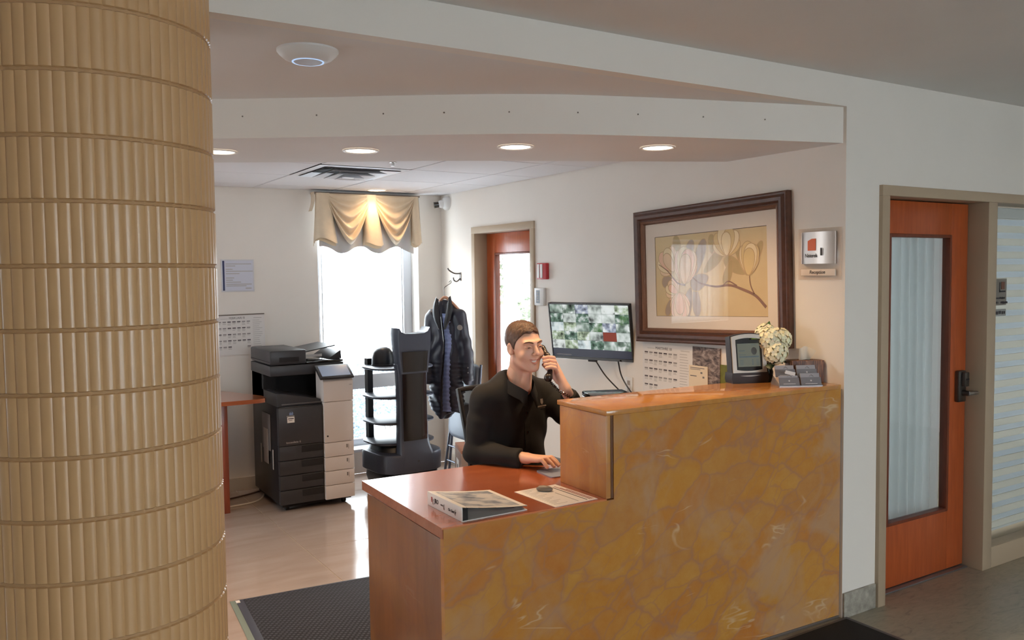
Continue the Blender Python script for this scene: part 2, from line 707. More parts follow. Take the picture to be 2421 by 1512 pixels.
NF = 81
front, back = resample(front, NF), resample(back, NF)
g = G()
for i in range(NF - 1):          # flat ceiling between the straight beam and the curved soffit
    a, b = front[i], front[i + 1]
    ya, yb = max(a[1], YF + .061), max(b[1], YF + .061)
    g.quad((a[0], ya + .004, Z_UP), (b[0], yb + .004, Z_UP), (b[0], YF + .06, Z_UP), (a[0], YF + .06, Z_UP))
    g.quad((a[0], ya + .004, Z_UP + .03), (a[0], YF + .06, Z_UP + .03), (b[0], YF + .06, Z_UP + .03), (b[0], yb + .004, Z_UP + .03))
struct(g.obj('ceiling_upper', M_ceil))
g = G()
for i in range(NF - 1):          # curved soffit band: face, underside, back lip
    a, b, p, q = front[i], front[i + 1], back[i], back[i + 1]
    g.quad((a[0], a[1], Z_SOFF), (a[0], a[1], Z_UP + .04), (b[0], b[1], Z_UP + .04), (b[0], b[1], Z_SOFF), 0)
    g.quad((a[0], a[1], Z_SOFF), (b[0], b[1], Z_SOFF), (q[0], q[1], Z_SOFF), (p[0], p[1], Z_SOFF), 1)
    g.quad((p[0], p[1], Z_SOFF), (q[0], q[1], Z_SOFF), (q[0], q[1], Z_TILE + .035), (p[0], p[1], Z_TILE + .035), 1)
    g.quad((a[0], a[1], Z_UP + .04), (p[0], p[1], Z_UP + .04), (q[0], q[1], Z_UP + .04), (b[0], b[1], Z_UP + .04), 1)
soffit = struct(g.obj('ceiling_soffit', [M_wall, M_ceil], smooth=40))
# cover screws along the soffit face
g = G().lathe([(.0035, 0), (.003, .002)], 8)
scr = g.mesh('screw', pm('screw_grey', c(120, 110, 100), .5, metal=.6))
for k, fx in enumerate((.93, 1.19, 1.42, 1.63, 1.86, 2.12, 2.37, 2.66, 2.95)):
    yy = np.interp(fx, [p[0] for p in front][::-1], [p[1] for p in front][::-1])
    o = bpy.data.objects.new('screw', scr)
    COL.objects.link(o)
    o.parent = soffit
    o.location = (fx, yy - .001, 2.30)
    o.rotation_euler = (PI / 2, 0, -.5)

# suspended tile ceiling of the reception
fxs, fys = [p[0] for p in front][::-1], [p[1] for p in front][::-1]
bxs, bys = [p[0] for p in back][::-1], [p[1] for p in back][::-1]
midy = lambda x: .5 * float(np.interp(x, fxs, fys) + np.interp(x, bxs, bys))
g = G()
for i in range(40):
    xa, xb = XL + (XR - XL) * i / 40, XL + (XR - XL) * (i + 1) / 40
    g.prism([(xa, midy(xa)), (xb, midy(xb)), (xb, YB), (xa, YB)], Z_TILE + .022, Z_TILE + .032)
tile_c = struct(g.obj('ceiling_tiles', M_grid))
gx = [1.745 + .61 * k for k in range(-9, 3)]
gx = [XL] + gx + [XR]
gy = [3.11, 3.74, 4.37, 5.0, 5.63, 6.26, YB]
gx = sorted(set(round(q, 3) for q in gx if XL <= q <= XR))
cells = {}
for i in range(len(gx) - 1):
    for j in range(len(gy) - 1):
        key = (round(gx[i + 1] - gx[i], 3), round(gy[j + 1] - gy[j], 3))
        if key not in cells:
            w, h = key[0] / 2 - .0065, key[1] / 2 - .0065
            cells[key] = G().box(-w, w, -h, h, 0, .024, .0015, seg=1).mesh('ceiling_tile', M_tile_c)
        if abs(gx[i] - 1.745) < .01 and abs(gy[j] - 5.0) < .01:
            continue                                    # the air diffuser sits here
        if gy[j + 1] < max(midy(gx[i]), midy(gx[i + 1])) + .05:
            continue
        if gy[j] < max(midy(gx[i]), midy(gx[i + 1])):          # cut along the soffit
            xs_ = np.linspace(gx[i] + .003, gx[i + 1] - .003, 7)
            lowr = [(x, max(gy[j] + .003, midy(x))) for x in xs_]
            G().prism(lowr + [(xs_[-1], gy[j + 1] - .003), (xs_[0], gy[j + 1] - .003)], Z_TILE - .004, Z_TILE + .02).obj('ceiling_tile', M_tile_c, tile_c)
            continue
        o = bpy.data.objects.new('ceiling_tile', cells[key])
        COL.objects.link(o)
        o.parent = tile_c
        o.location = ((gx[i] + gx[i + 1]) / 2, (gy[j] + gy[j + 1]) / 2, Z_TILE - .004)

# walls
ZT = 2.62
g = G()
g.box(XR, XR + .15, 2.63, 5.06, 0, ZT).box(XR, XR + .15, 5.977, YB, 0, ZT).box(XR, XR + .15, 5.06, 5.977, 2.01, ZT)
struct(g.obj('wall_right', M_wall))
g = G()
g.box(XR, 3.592, YF, 2.63, 0, ZT).box(3.592, 5.95, YF, 2.63, 2.03, ZT).box(5.95, XE, YF, 2.63, 0, ZT)
struct(g.obj('wall_front', M_wall))
WB0, WB1 = YB, YB + .25
g = G()
g.box(XL, -.16, WB0, WB1, 0, ZT).box(-.16, .66, WB0, WB1, 0, 1.10).box(-.16, .66, WB0, WB1, 1.97, ZT)
g.box(.66, 2.239, WB0, WB1, 0, ZT).box(2.239, 3.122, WB0, WB1, 0, .20).box(2.239, 3.122, WB0, WB1, 2.29, ZT).box(3.122, XR + .15, WB0, WB1, 0, ZT)
struct(g.obj('wall_back', M_wall))
struct(G().box(XL - .2, XL, YL, 4.6, 0, ZT).box(XL - .2, XL, 6.2, YB + .25, 0, ZT).box(XL - .2, XL, 4.6, 6.2, 0, .5).box(XL - .2, XL, 4.6, 6.2, 2.2, ZT).obj('wall_left', M_wall))
struct(G().box(XE, XE + .2, YL, 4.9, 0, ZT).obj('wall_lobby_end', M_wall))
g = G()
g.box(XL, .9, YL - .2, YL, 0, ZT).box(4.0, XE, YL - .2, YL, 0, ZT).box(.9, 4.0, YL - .2, YL, 2.42, ZT)
struct(g.obj('wall_rear', M_wall))
g = G()
g.box(XR + .15, 4.2, 4.85, 5.0, 0, ZT).box(4.2, 7.0, 4.85, 5.0, 0, .85).box(4.2, 7.0, 4.85, 5.0, 2.15, ZT).box(7.0, XE, 4.85, 5.0, 0, ZT)
struct(g.obj('wall_office', M_wall))

# baseboards
struct(G().box(XL, 2.20, YB - .012, YB, 0, .10, .002).obj('baseboard_back', pm('pale_baseboard', c(206, 196, 184), .5)))
struct(G().box(XR - .012, XR, 5.99, YB - .012, 0, .10, .002).box(XR - .012, XR, 2.9, 5.05, 0, .10, .002).obj('baseboard_right', MATS['pale_baseboard']))
struct(G().box(XR + .002, 3.585, YF - .012, YF, 0, .118, .002).obj('baseboard_front', M_stone))

# ---- window with the view outside (back wall)
win = struct(G().box(2.239, 2.30, YB + .14, YB + .20, .20, 2.29, .004).box(3.045, 3.122, YB + .14, YB + .20, .20, 2.29, .004)
             .box(2.30, 3.045, YB + .14, YB + .20, .20, .26, .004).box(2.30, 3.045, YB + .14, YB + .20, .68, .80, .004)
             .box(2.30, 3.045, YB + .14, YB + .20, 2.22, 2.29, .004).obj('window_1', M_winframe))
G().box(2.30, 3.045, YB + .165, YB + .171, .26, .68).obj('pane', M_glass, win)
G().box(2.30, 3.045, YB + .165, YB + .171, .80, 2.22).obj('pane', M_glass, win)
G().box(2.239, 3.122, YB - .02, YB + .14, .18, .205, .004).obj('window_sill', M_winframe, win)
G().box(2.312, 2.322, YB + .132, YB + .14, .27, 2.2).box(3.022, 3.034, YB + .132, YB + .14, .27, 2.2).obj('glazing_bead', M_winframe, win)
# ---- second window, with vertical blinds (its reflection shows in the picture glass)
win2 = struct(G().box(-.16, -.12, YB + .12, YB + .18, 1.10, 1.97).box(.62, .66, YB + .12, YB + .18, 1.10, 1.97)
              .box(-.12, .62, YB + .12, YB + .18, 1.10, 1.14).box(-.12, .62, YB + .12, YB + .18, 1.93, 1.97).obj('window_2', M_winframe))
G().box(-.12, .62, YB + .145, YB + .151, 1.14, 1.93).obj('pane', M_glass, win2)
vb = thing('vertical_blind', 'white vertical slat blind hanging in the window behind the tiled column', 'blind', (.25, YB + .06, 1.12))
G().box(-.40, .40, -.02, .02, .80, .83, .003).obj('head_rail', M_white_pl, vb)
M_vslat = sheer('blind_slat_fabric', c(228, 228, 226), .9)
sl = G().surf(lambda u, w: ((u - .5) * .075, .008 * (1 - (2 * u - 1) ** 2), w * .80), 4, 1).mesh('slat', M_vslat)
for k in range(10):
    o = bpy.data.objects.new('slat', sl)
    COL.objects.link(o)
    o.parent = vb
    o.location = (-.36 + k * .08, 0, 0)
    o.rotation_euler = (0, 0, .35)
# ---- lobby glazing behind the camera
win3 = G().box(.9, 4.0, YL - .14, YL - .06, 0, .08).box(.9, 4.0, YL - .14, YL - .06, 2.34, 2.42)
for x in (.9, 1.913, 2.927, 3.94):
    win3.box(x, x + .06, YL - .14, YL - .06, .08, 2.34)
win3 = struct(win3.obj('window_3', M_dsteel))
for x in (.96, 1.973, 2.987):
    G().box(x, x + .953, YL - .103, YL - .097, .08, 2.34).obj('pane', M_glass, win3)
win_fill_left = struct(G().box(XL - .14, XL - .08, 4.6, 4.66, .5, 2.2).box(XL - .14, XL - .08, 6.14, 6.2, .5, 2.2).box(XL - .14, XL - .08, 4.66, 6.14, .5, .56).box(XL - .14, XL - .08, 4.66, 6.14, 2.14, 2.2).obj('window_fill_left', M_winframe))  # unseen window added in the left wall to brighten the back room
G().box(XL - .113, XL - .107, 4.66, 6.14, .56, 2.14).obj('pane', M_glass, win_fill_left)
win_fill_office = struct(G().box(4.2, 4.25, 4.9, 4.96, .85, 2.15).box(6.95, 7.0, 4.9, 4.96, .85, 2.15).box(4.25, 6.95, 4.9, 4.96, .85, .9).box(4.25, 6.95, 4.9, 4.96, 2.1, 2.15).obj('window_fill_office', M_winframe))  # unseen office window added to light the curtain and blind from behind
G().box(4.25, 6.95, 4.925, 4.931, .9, 2.1).obj('pane', M_glass, win_fill_office)

# ---- front door with sidelight
LY = 2.573
d1 = G()
d1.box(3.592, 3.65, YF - .02, 2.64, 0, 1.98, .003).box(3.592, 5.95, YF - .02, 2.64, 1.98, 2.03, .003)
d1.box(4.50, 4.585, YF - .02, 2.64, 0, 1.98, .003).box(4.585, 5.95, YF - .02, 2.64, 0, .115, .003).box(5.9, 5.95, YF - .02, 2.64, .115, 1.98, .003)
d1.box(3.65, 3.668, LY + .047, LY + .06, 0, 1.965).box(4.482, 4.50, LY + .047, LY + .06, 0, 1.965).box(3.65, 4.5, LY + .047, LY + .06, 1.965, 1.98)
d1 = struct(d1.obj('door_1', M_jamb))
leaf = G()
leaf.box(3.653, 3.805, LY, LY + .045, .012, 1.975, .002).box(4.345, 4.497, LY, LY + .045, .012, 1.975, .002)
leaf.box(3.805, 4.345, LY, LY + .045, .012, .33, .002).box(3.805, 4.345, LY, LY + .045, 1.81, 1.975, .002)
leaf = leaf.obj('door_leaf', M_door, d1)
M_bead = wood('dark_red_bead', c(96, 44, 28), c(126, 62, 40), .4, (9, 9, 1), .1)
G().box(3.805, 3.822, LY - .004, LY + .04, .33, 1.81, .002).box(4.328, 4.345, LY - .004, LY + .04, .33, 1.81, .002).box(3.822, 4.328, LY - .004, LY + .04, .33, .347, .002).box(3.822, 4.328, LY - .004, LY + .04, 1.793, 1.81, .002).obj('glazing_bead', M_bead, leaf)
G().box(3.822, 4.328, LY + .02, LY + .026, .347, 1.793).obj('pane', M_glass, leaf)
lk = G()
lk.box(4.392, 4.462, LY - .028, LY, .915, 1.085, .008).box(4.410, 4.452, LY - .05, LY - .028, 1.0, 1.078, .006)
lk = lk.obj('lever_lock', M_dsteel, d1)
G().cyl((4.428, LY - .028, .965), (4.428, LY - .062, .965), .016, .013).obj('rose', M_dsteel, lk)
G().tube([(4.428, LY - .06, .965), (4.445, LY - .066, .966), (4.50, LY - .064, .963), (4.525, LY - .058, .96)], [.011, .0115, .010, .008], 10).obj('lever', M_chrome, lk)
G().box(4.417, 4.445, LY - .0515, LY - .05, 1.036, 1.044).obj('keyhole_slot', M_blk, lk)
G().box(3.653, 4.497, LY - .03, LY + .06, 0, .008, .002).obj('threshold', pm('aluminium_threshold', c(150, 146, 148), .35, metal=.8), d1)
G().box(4.585, 5.90, 2.535, 2.541, .115, 1.98).obj('pane', M_glass, d1)

# ---- side door in the right wall, leading outdoors
d2 = G()
d2.box(XR - .015, XR + .165, 5.06, 5.113, 0, 1.957, .003).box(XR - .015, XR + .165, 5.925, 5.977, 0, 1.957, .003).box(XR - .015, XR + .165, 5.06, 5.977, 1.957, 2.01, .003)
d2 = struct(d2.obj('door_2', M_jamb))
lx = XR + .10
l2 = G()
l2.box(lx, lx + .045, 5.115, 5.24, .012, 1.955, .002).box(lx, lx + .045, 5.80, 5.923, .012, 1.955, .002).box(lx, lx + .045, 5.24, 5.80, .012, .30, .002).box(lx, lx + .045, 5.24, 5.80, 1.80, 1.955, .002)
l2 = l2.obj('door_leaf', M_door, d2)
G().box(lx - .004, lx + .04, 5.24, 5.256, .30, 1.80, .002).box(lx - .004, lx + .04, 5.784, 5.80, .30, 1.80, .002).box(lx - .004, lx + .04, 5.256, 5.784, .30, .316, .002).box(lx - .004, lx + .04, 5.256, 5.784, 1.784, 1.80, .002).obj('glazing_bead', M_bead, l2)
G().box(lx + .02, lx + .026, 5.256, 5.784, .316, 1.784).obj('pane', M_glass, l2)
lv = G().box(lx - .02, lx, 5.15, 5.20, .93, 1.07, .005).obj('lever_lock', M_dsteel, d2)
G().tube([(lx - .02, 5.175, 1.0), (lx - .055, 5.175, 1.0), (lx - .06, 5.19, 1.0), (lx - .058, 5.27, .998)], .009, 8).obj('lever', M_chrome, lv)

# sheer curtain behind the glass of the front door
M_sheer = sheer('sheer_white_voile', c(206, 210, 210), .95, .42)


def curt(u, w):
    x = 3.70 + u * .76
    return (x, 2.715 + .034 * math.sin(u * 2 * PI * 10 + .8 * math.sin(u * 9)) + .006 * math.sin(u * 61 + w * 2), .16 + w * 1.80)


cur = thing('sheer_curtain', 'white pleated sheer curtain behind the glass of the orange wooden door', 'curtain', (0, 0, 0))
G().surf(curt, 170, 6).obj('fabric', M_sheer, cur, 80)
G().tube([(3.68, 2.70, 1.965), (4.48, 2.70, 1.965)], .008, 8).obj('rod', M_white_pl, cur)

# banded blind behind the sidelight
bl = thing('window_blind', 'pale horizontal banded blind behind the glass beside the orange wooden door', 'blind', (5.24, 2.60, .13))
G().box(-.645, .645, -.025, .03, 1.78, 1.84, .006).obj('cassette', M_white_pl, bl)
M_band = sheer('blind_band_fabric', c(226, 222, 214), .97)
M_band2 = sheer('blind_sheer_fabric', c(196, 202, 208), .72)
bs = G().box(-.63, .63, -.0012, .0012, 0, .040).mesh('slat', M_band)
bs2 = G().box(-.63, .63, .004, .005, 0, .034).mesh('sheer_band', M_band2)
for k in range(24):
    for me, dz in ((bs, 0), (bs2, .040)):
        o = bpy.data.objects.new('slat' if me is bs else 'sheer_band', me)
        COL.objects.link(o)
        o.parent = bl
        o.location = (0, 0, .012 + k * .0735 + dz)
G().box(-.635, .635, -.006, .008, 0, .014, .003).obj('bottom_bar', M_white_pl, bl)

# ---- outdoors
struct(G().box(-30, 40, YB + .26, 60, -.25, -.12).box(-30, XL - .22, YL - .22, YB + .26, -.25, -.12).box(XR + .16, 40, 5.0, YB + .26, -.25, -.12).box(-30, 40, -40, YL - .22, -.25, -.12).obj('ground', pm('snow_covered_ground', c(225, 230, 236), .9, var=.06, vscale=2)))
random.seed(3)


def shrub(label, loc, rx, rz, n, col, leaf_size):
    t_ = thing('shrub', label, 'shrub', loc)
    g_ = G()
    for k in range(n):
        a, b, rr = random.uniform(0, 2 * PI), math.acos(random.uniform(-.5, 1)), random.uniform(.75, 1.05)
        p = Vector((rx * rr * math.sin(b) * math.cos(a), rx * rr * math.sin(b) * math.sin(a), rz * (.5 + .5 * rr * math.cos(b))))
        d = Vector((random.gauss(0, 1), random.gauss(0, 1), random.gauss(0, 1))).normalized()
        e = d.orthogonal().normalized() * leaf_size * .4
        d = d * leaf_size
        g_.add([p, p + d * .5 + e, p + d, p + d * .5 - e], [(0, 1, 2, 3)])
    f_ = g_.obj('foliage', col, t_, 0)
    f_['kind'] = 'stuff'
    s_ = G()
    for k in range(7):
        a = k * 2 * PI / 7
        s_.tube([(0, 0, 0), (rx * .3 * math.cos(a), rx * .3 * math.sin(a), rz * .4), (rx * .6 * math.cos(a), rx * .6 * math.sin(a), rz * .75)], [.02, .014, .006], 6)
    s_.obj('stem', pm('shrub_bark', c(150, 146, 142), .9), t_)
    return t_


M_glare = pm('glare_blue_leaf', c(112, 132, 150), .7, var=.3, vscale=6)  # overexposed glare outside is put into the leaf colour
M_glare_p = pm('glare_pale_leaf', c(190, 206, 216), .7, var=.15, vscale=6)  # paler leaf colour stands for stronger glare on the fainter shrub
M_leafg = pm('yellow_green_leaf', c(98, 104, 84), .7, var=.3, vscale=6)
shrub('blue shrub paled by glare outside the lower window pane, nearest the glass', (3.65, 8.5, -.12), .58, .85, 2600, M_glare, .035)
shrub('shrub paled by glare outside the window, farther from the glass', (4.1, 10.6, -.12), .8, 1.25, 1800, M_glare_p, .05)
shrub('low blue shrub paled by glare outside, left of the delivery robot', (2.76, 7.75, -.12), .30, .55, 1200, M_glare, .03)
shrub('pale green shrub outside the glazed side door', (6.9, 9.2, 0), 1.0, 1.5, 2600, M_leafg, .06)
shrub('tall yellow green shrub farther beyond the glazed side door', (8.7, 13.0, 0), 2.0, 4.2, 4200, M_leafg, .12)

# ================================================================== THE TILED COLUMN
CX, CY, CR = .241, 2.55, .318
colm = thing('tiled_column', 'round cream ribbed tile column at the left edge', 'column', (CX, CY, 0))
G().lathe([(CR - .0005, 0), (CR - .0005, Z_MAIN)], 72).obj('grout_core', M_grout, colm)
NT_, NR, NP = 12, 6, 6
SEG = 2 * PI / NT_


def tile_ring(z, off):
    pts = []
    for k in range(NR * NP + 1):
        t_ = k / (NR * NP)
        a = (t_ - .5) * (SEG - .0006)
        s_ = (t_ * NR) % 1.0 if 0 < k < NR * NP else 0.
        bump_ = .0036 * math.sqrt(max(0, 1 - (2 * s_ - 1) ** 2))
        r_ = CR + off + bump_
        pts.append((r_ * math.cos(a), r_ * math.sin(a), z))
    for k in (1, 0):
        a = (1 if k else -1) * .5 * (SEG - .0006)
        pts.append(((CR - .006) * math.cos(a), (CR - .006) * math.sin(a), z))
    return pts


g = G().rings([tile_ring(.0028, -.004), tile_ring(.0060, .0008), tile_ring(.1464, .0008), tile_ring(.1496, -.004)])
tile_me = g.mesh('fluted_tile', M_cream, 50)
for k in range(17):
    for j in range(NT_):
        o = bpy.data.objects.new('fluted_tile', tile_me)
        COL.objects.link(o)
        o.parent = colm
        z = -.0144 + .1524 * k
        o.location = (0, 0, max(z, 0))
        if z < 0:
            o.scale = (1, 1, .905)
        if k == 16:
            o.scale = (1, 1, (Z_MAIN - z) / .1524)
        o.rotation_euler = (0, 0, j * SEG + .13)


# ================================================================== RECEPTION DESK
desk = thing('reception_desk', 'ochre marble reception desk with raised counter and cherry wood top', 'desk', (0, 0, 0))
g = G().prism([(1.303, 0), (3.343, 0), (3.343, 1.081), (2.034, 1.081), (2.034, .752), (1.303, .752)], 2.545, 2.572, 'y')
g.obj('front_panel', M_marble, desk)
G().box(1.994, 3.333, 2.535, 2.885, 1.083, Z_CTR, .003).obj('counter_slab', M_marble_top, desk)
G().box(2.0, 2.022, 2.549, 2.872, .757, 1.081, .0015).obj('end_panel', M_marble_end, desk)
G().box(2.022, 3.33, 2.852, 2.872, .30, 1.081).obj('back_panel', M_cherry_leg, desk)
G().box(2.0225, 2.0335, 2.5485, 2.60, .757, 1.081).obj('gap_shade_strip', pm('gap_shade_brown', c(104, 66, 38), .7), desk)  # dark strip fills the gap, its shade put into the colour
DT = [(1.298, 2.548), (2.0, 2.548), (2.0, 2.575), (3.32, 2.575), (3.32, 3.12), (2.30, 3.12), (2.18, 3.135), (2.08, 3.18), (2.0, 3.25), (1.95, 3.345), (1.298, 3.345)]
g = G().prism(DT, .719, Z_DESK, 'z')
g.obj('desktop', M_cherry, desk)
G().box(1.298, 2.0, 2.545, 2.549, .752, .7575).obj('desktop_edge', wood('pale_edge_band', c(190, 110, 60), c(206, 130, 76), .35, (1, 6, 6)), desk)
M_side = marble('brown_marble_side', .35, .9, .8, ((108, 60, 35), (136, 82, 50)))
G().box(1.312, 1.334, 2.574, 3.32, 0, .706, .002).obj('side_panel', M_side, desk)
G().box(1.334, 1.85, 3.30, 3.32, .05, .70).obj('modesty_panel', M_cherry_leg, desk)
G().box(1.304, 3.338, 2.541, 2.545, 0, .012).obj('kick_strip', pm('grey_kick_strip', c(110, 100, 92), .6), desk)

for ch_ in desk.children:
    ch_.location = (-2.0, -2.54, 0)
desk.location = (2.0, 2.536, 0)
desk.rotation_euler = (0, 0, -.033)

# binder lying on the desk
bd = thing('ring_binder', 'white ring binder lying on the cherry wood desktop', 'binder', (1.395, 2.592, Z_DESK), 0)
bw, bh_, bt = .272, .275, .052
M_bind = pm('binder_vinyl', c(232, 230, 226), .35)
G().box(-.003, .0, 0, bh_, .0, bt, .001).obj('spine', M_bind, bd)
G().box(0, bw, 0, bh_, 0, .003).obj('back_cover', M_bind, bd)


def cov(u, w, dz):
    x = u * bw
    return (x, w * bh_, bt - (bt - .017) * (1.35 * u - .35 * u ** 2.2) + dz)


g = G().surf(lambda u, w: cov(u, w, 0), 12, 1).surf(lambda u, w: cov(1 - u, w, -.0028), 12, 1)
g.box(bw - .001, bw, 0, bh_, .0145, .017)
fc = g.obj('front_cover', M_bind, bd)
t = NT('binder_cover_print')
n1 = t.noise(t.coords((9, 14, 1)), 1.4, 3, .5)
t.l(t.ramp(n1.outputs[0], [(.42, c(214, 214, 216)), (.52, c(176, 182, 192)), (.66, c(126, 134, 150))]), t.b.inputs['Base Color'])
t.b.inputs['Roughness'].default_value = .25
G().surf(lambda u, w: cov(.08 + .84 * u, .06 + .88 * w, .0006), 10, 1).obj('cover_print', t.m, fc)
g = G()
for k in range(7):
    z0 = .0035 + k * .0016
    g.surf(lambda u, w, z0=z0, k=k: (.03 + u * (bw - .035 - k * .002), .006 + w * (bh_ - .012), z0 + .02 * (1 - u) ** 3 * (k / 6)), 8, 1)
g.obj('paper_stack', M_paper, bd, 0)
G().box(.0005, .022, .002, bh_ - .002, .0035, bt - .006).obj('ring_rail', M_blk, bd)
G().surf(lambda u, w: (.02 + u * .20, .006 + w * (bh_ - .012), .043 - .028 * u ** 1.2), 8, 1).obj('divider_sheet', pm('red_divider', c(128, 40, 44), .6), bd)
g = G()
for yy in (.05, .137, .225):
    g.tube([(.012 + .018 * math.cos(a), yy, .022 + .018 * math.sin(a)) for a in np.linspace(0, 2 * PI, 15)], .0014, 6)
g.obj('rings', M_chrome, bd)
Ms = frame_m((-.0036, .236, .028), (0, -1, 0), (0, 0, 1))
text('lettering', 'B', .026, pm('red_ink', c(190, 66, 58), .6), Ms, bd)
text('lettering', 'JRO', .024, M_ink_d, frame_m((-.0036, .198, .028), (0, -1, 0), (0, 0, 1)), bd, sx=.8)
text('lettering', 'mura', .012, M_ink, frame_m((-.0036, .152, .026), (0, -1, 0), (0, 0, 1)), bd)
text('lettering', 'On Sutter', .015, M_ink_d, frame_m((-.0036, .075, .022), (0, -1, 0), (0, 0, 1)), bd, shear=.2)

# sheet of paper and key fob
ps = thing('paper_sheet', 'white printed form lying flat beside the counter end on the desktop', 'paper', (1.868, 2.70, Z_DESK + .0006), .03)
G().box(-.102, .102, -.138, .138, 0, .0012).obj('sheet', M_paper, ps)
g = G()
for k in range(16):
    g.box(-.085, -.02 - .02 * (k % 3), .118 - k * .015, .121 - k * .015, .0012, .0014)
g.obj('print_lines', M_ink_l, ps)
G().box(.058, .063, -.125, .10, .0012, .0015).obj('rule', M_ink_d, ps)
G().box(.02, .023, -.12, .03, .0012, .0015).obj('rule', M_ink, ps)
g = G()
for k in range(3):
    g.box(.074 + k * .008, .078 + k * .008, -.125, .11 - k * .03, .0012, .0015)
g.obj('print_lines', pm('maroon_print', c(130, 60, 60), .8), ps)
fob = thing('key_fob', 'small grey brown oval fob lying on the white form', 'fob', (1.868, 2.775, Z_DESK + .002), -.75)
g = G()
sdf_add(g, lambda P: np.maximum(ell(P, (0, 0, .009), (.034, .017, .0125)), -P[..., 2]), (-.04, -.024, -.004), (.04, .024, .026), .002)
g.obj('shell', pm('taupe_plastic', c(120, 106, 92), .4), fob)
sdf_add(G(), lambda P: ell(P, (-.004, 0, .0175), (.022, .011, .005)), (-.03, -.016, .01), (.024, .016, .026), .0015).obj('button_pad', pm('pale_taupe_plastic', c(160, 146, 128), .4), fob)

mp = thing('mouse_pad', 'blue grey mouse pad under the resting hand', 'mouse pad', (2.112, 3.005, Z_DESK), -.1)
g = G()
pl = []
for sx, sy in ((1, 1), (-1, 1), (-1, -1), (1, -1)):
    for k in range(5):
        a = math.atan2(sy, sx) - PI / 4 + k * PI / 8
        pl.append((sx * .07 + .02 * math.cos(a), sy * .055 + .02 * math.sin(a)))
g.prism(pl, 0, .004).obj('pad', pm('blue_grey_pad', c(128, 136, 158), .7, bump=.1, bscale=400), mp)

# black desktop printer whose top just shows behind the counter
bp = thing('desktop_printer', 'black desktop printer whose top edge shows behind the marble counter', 'printer', (2.40, 3.035, Z_DESK), -.35)
G().box(-.09, .09, -.085, .085, 0, .29, .01).obj('body', M_black_pl, bp)
G().box(-.10, .10, -.09, .09, .30, .326, .006).obj('lid', M_black_gl, bp)
G().box(-.088, .088, -.08, .08, .288, .302).obj('seam', M_char_pl, bp)
G().box(-.06, .06, .0845, .087, .10, .16, .001).obj('output_slot', M_blk, bp)

# ================================================================== ON THE COUNTER
# upright display with silver frame
dv = thing('countertop_display', 'black countertop display with silver frame and grey green screen', 'display', (3.052, 2.800, Z_CTR), -.32)
tilt = Matrix.Rotation(-.14, 4, 'X')


def arch(hw, z0, z1, bow, n=10, bow0=0.):
    top = [(hw * (1 - 2 * k / n), z1 + bow * (1 - (1 - 2 * k / n) ** 2)) for k in range(n + 1)]
    bot = [(-hw * (1 - 2 * k / n), z0 - bow0 * (1 - (1 - 2 * k / n) ** 2)) for k in range(n + 1)]
    return top + bot


G().prism([(-.092, 0), (.092, 0), (.097, .02), (.094, .05), (-.094, .05), (-.097, .02)], -.034, .036, 'y').obj('stand', pm('dark_brown_plastic', c(36, 27, 28), .55), dv)
G().prism(arch(.094, .03, .222, .014, bow0=.01), -.012, .03, 'y', M=Matrix.Translation((0, -.02, 0)) @ tilt).obj('housing', MATS['dark_brown_plastic'], dv)
M_silver = pm('silver_plastic', c(176, 168, 158), .4, metal=.3)
g = G()
o_, i_ = arch(.088, .042, .218, .013, bow0=.012), arch(.068, .062, .204, .008, bow0=.006)
nn = len(o_)
for y0, mi in ((-.019, 0),):
    vs_ = [(a, y0, b) for a, b in o_] + [(a, y0, b) for a, b in i_] + [(a, -.011, b) for a, b in o_] + [(a, -.013, b) for a, b in i_]
    fs = []
    for k in range(nn):
        j = (k + 1) % nn
        fs += [(k, j, nn + j, nn + k), (2 * nn + k, 2 * nn + j, j, k), (nn + k, nn + j, 3 * nn + j, 3 * nn + k)]
    g.add(vs_, fs, 0, Matrix.Translation((0, -.02, 0)) @ tilt)
g.obj('silver_frame', M_silver, dv)
TD = Matrix.Translation((0, -.02, 0)) @ tilt
G().prism(arch(.068, .062, .204, .008, bow0=.006), -.0135, -.012, 'y', M=TD).obj('bezel', M_black_gl, dv)
scn = G().box(-.058, .058, -.0146, -.0135, .076, .186, M=TD).obj('screen', pm('grey_green_lcd', c(104, 110, 96), .5, emit=c(104, 110, 96), estr=.12), dv)
g = G().box(-.05, -.02, -.0150, -.0146, .150, .153, M=TD).box(-.05, .052, -.0150, -.0146, .120, .126, M=TD).box(-.05, -.015, -.0150, -.0146, .132, .134, M=TD).box(.015, .04, -.0150, -.0146, .178, .180, M=TD)
for k in range(4):
    g.box(-.048, -.03, -.0150, -.0146, .085 + k * .007, .087 + k * .007, M=TD).box(.015, .022, -.0150, -.0146, .085 + k * .007, .089 + k * .007, M=TD).box(.038, .05, -.0150, -.0146, .085 + k * .007, .087 + k * .007, M=TD)
g.obj('screen_print', pm('lcd_blue', c(70, 92, 100), .4), scn)
G().ball((.028, -.0148, .150), (.015, .0006, .018), 12, 6, M=TD).obj('dial_print', pm('lcd_dark', c(56, 54, 46), .5), scn)

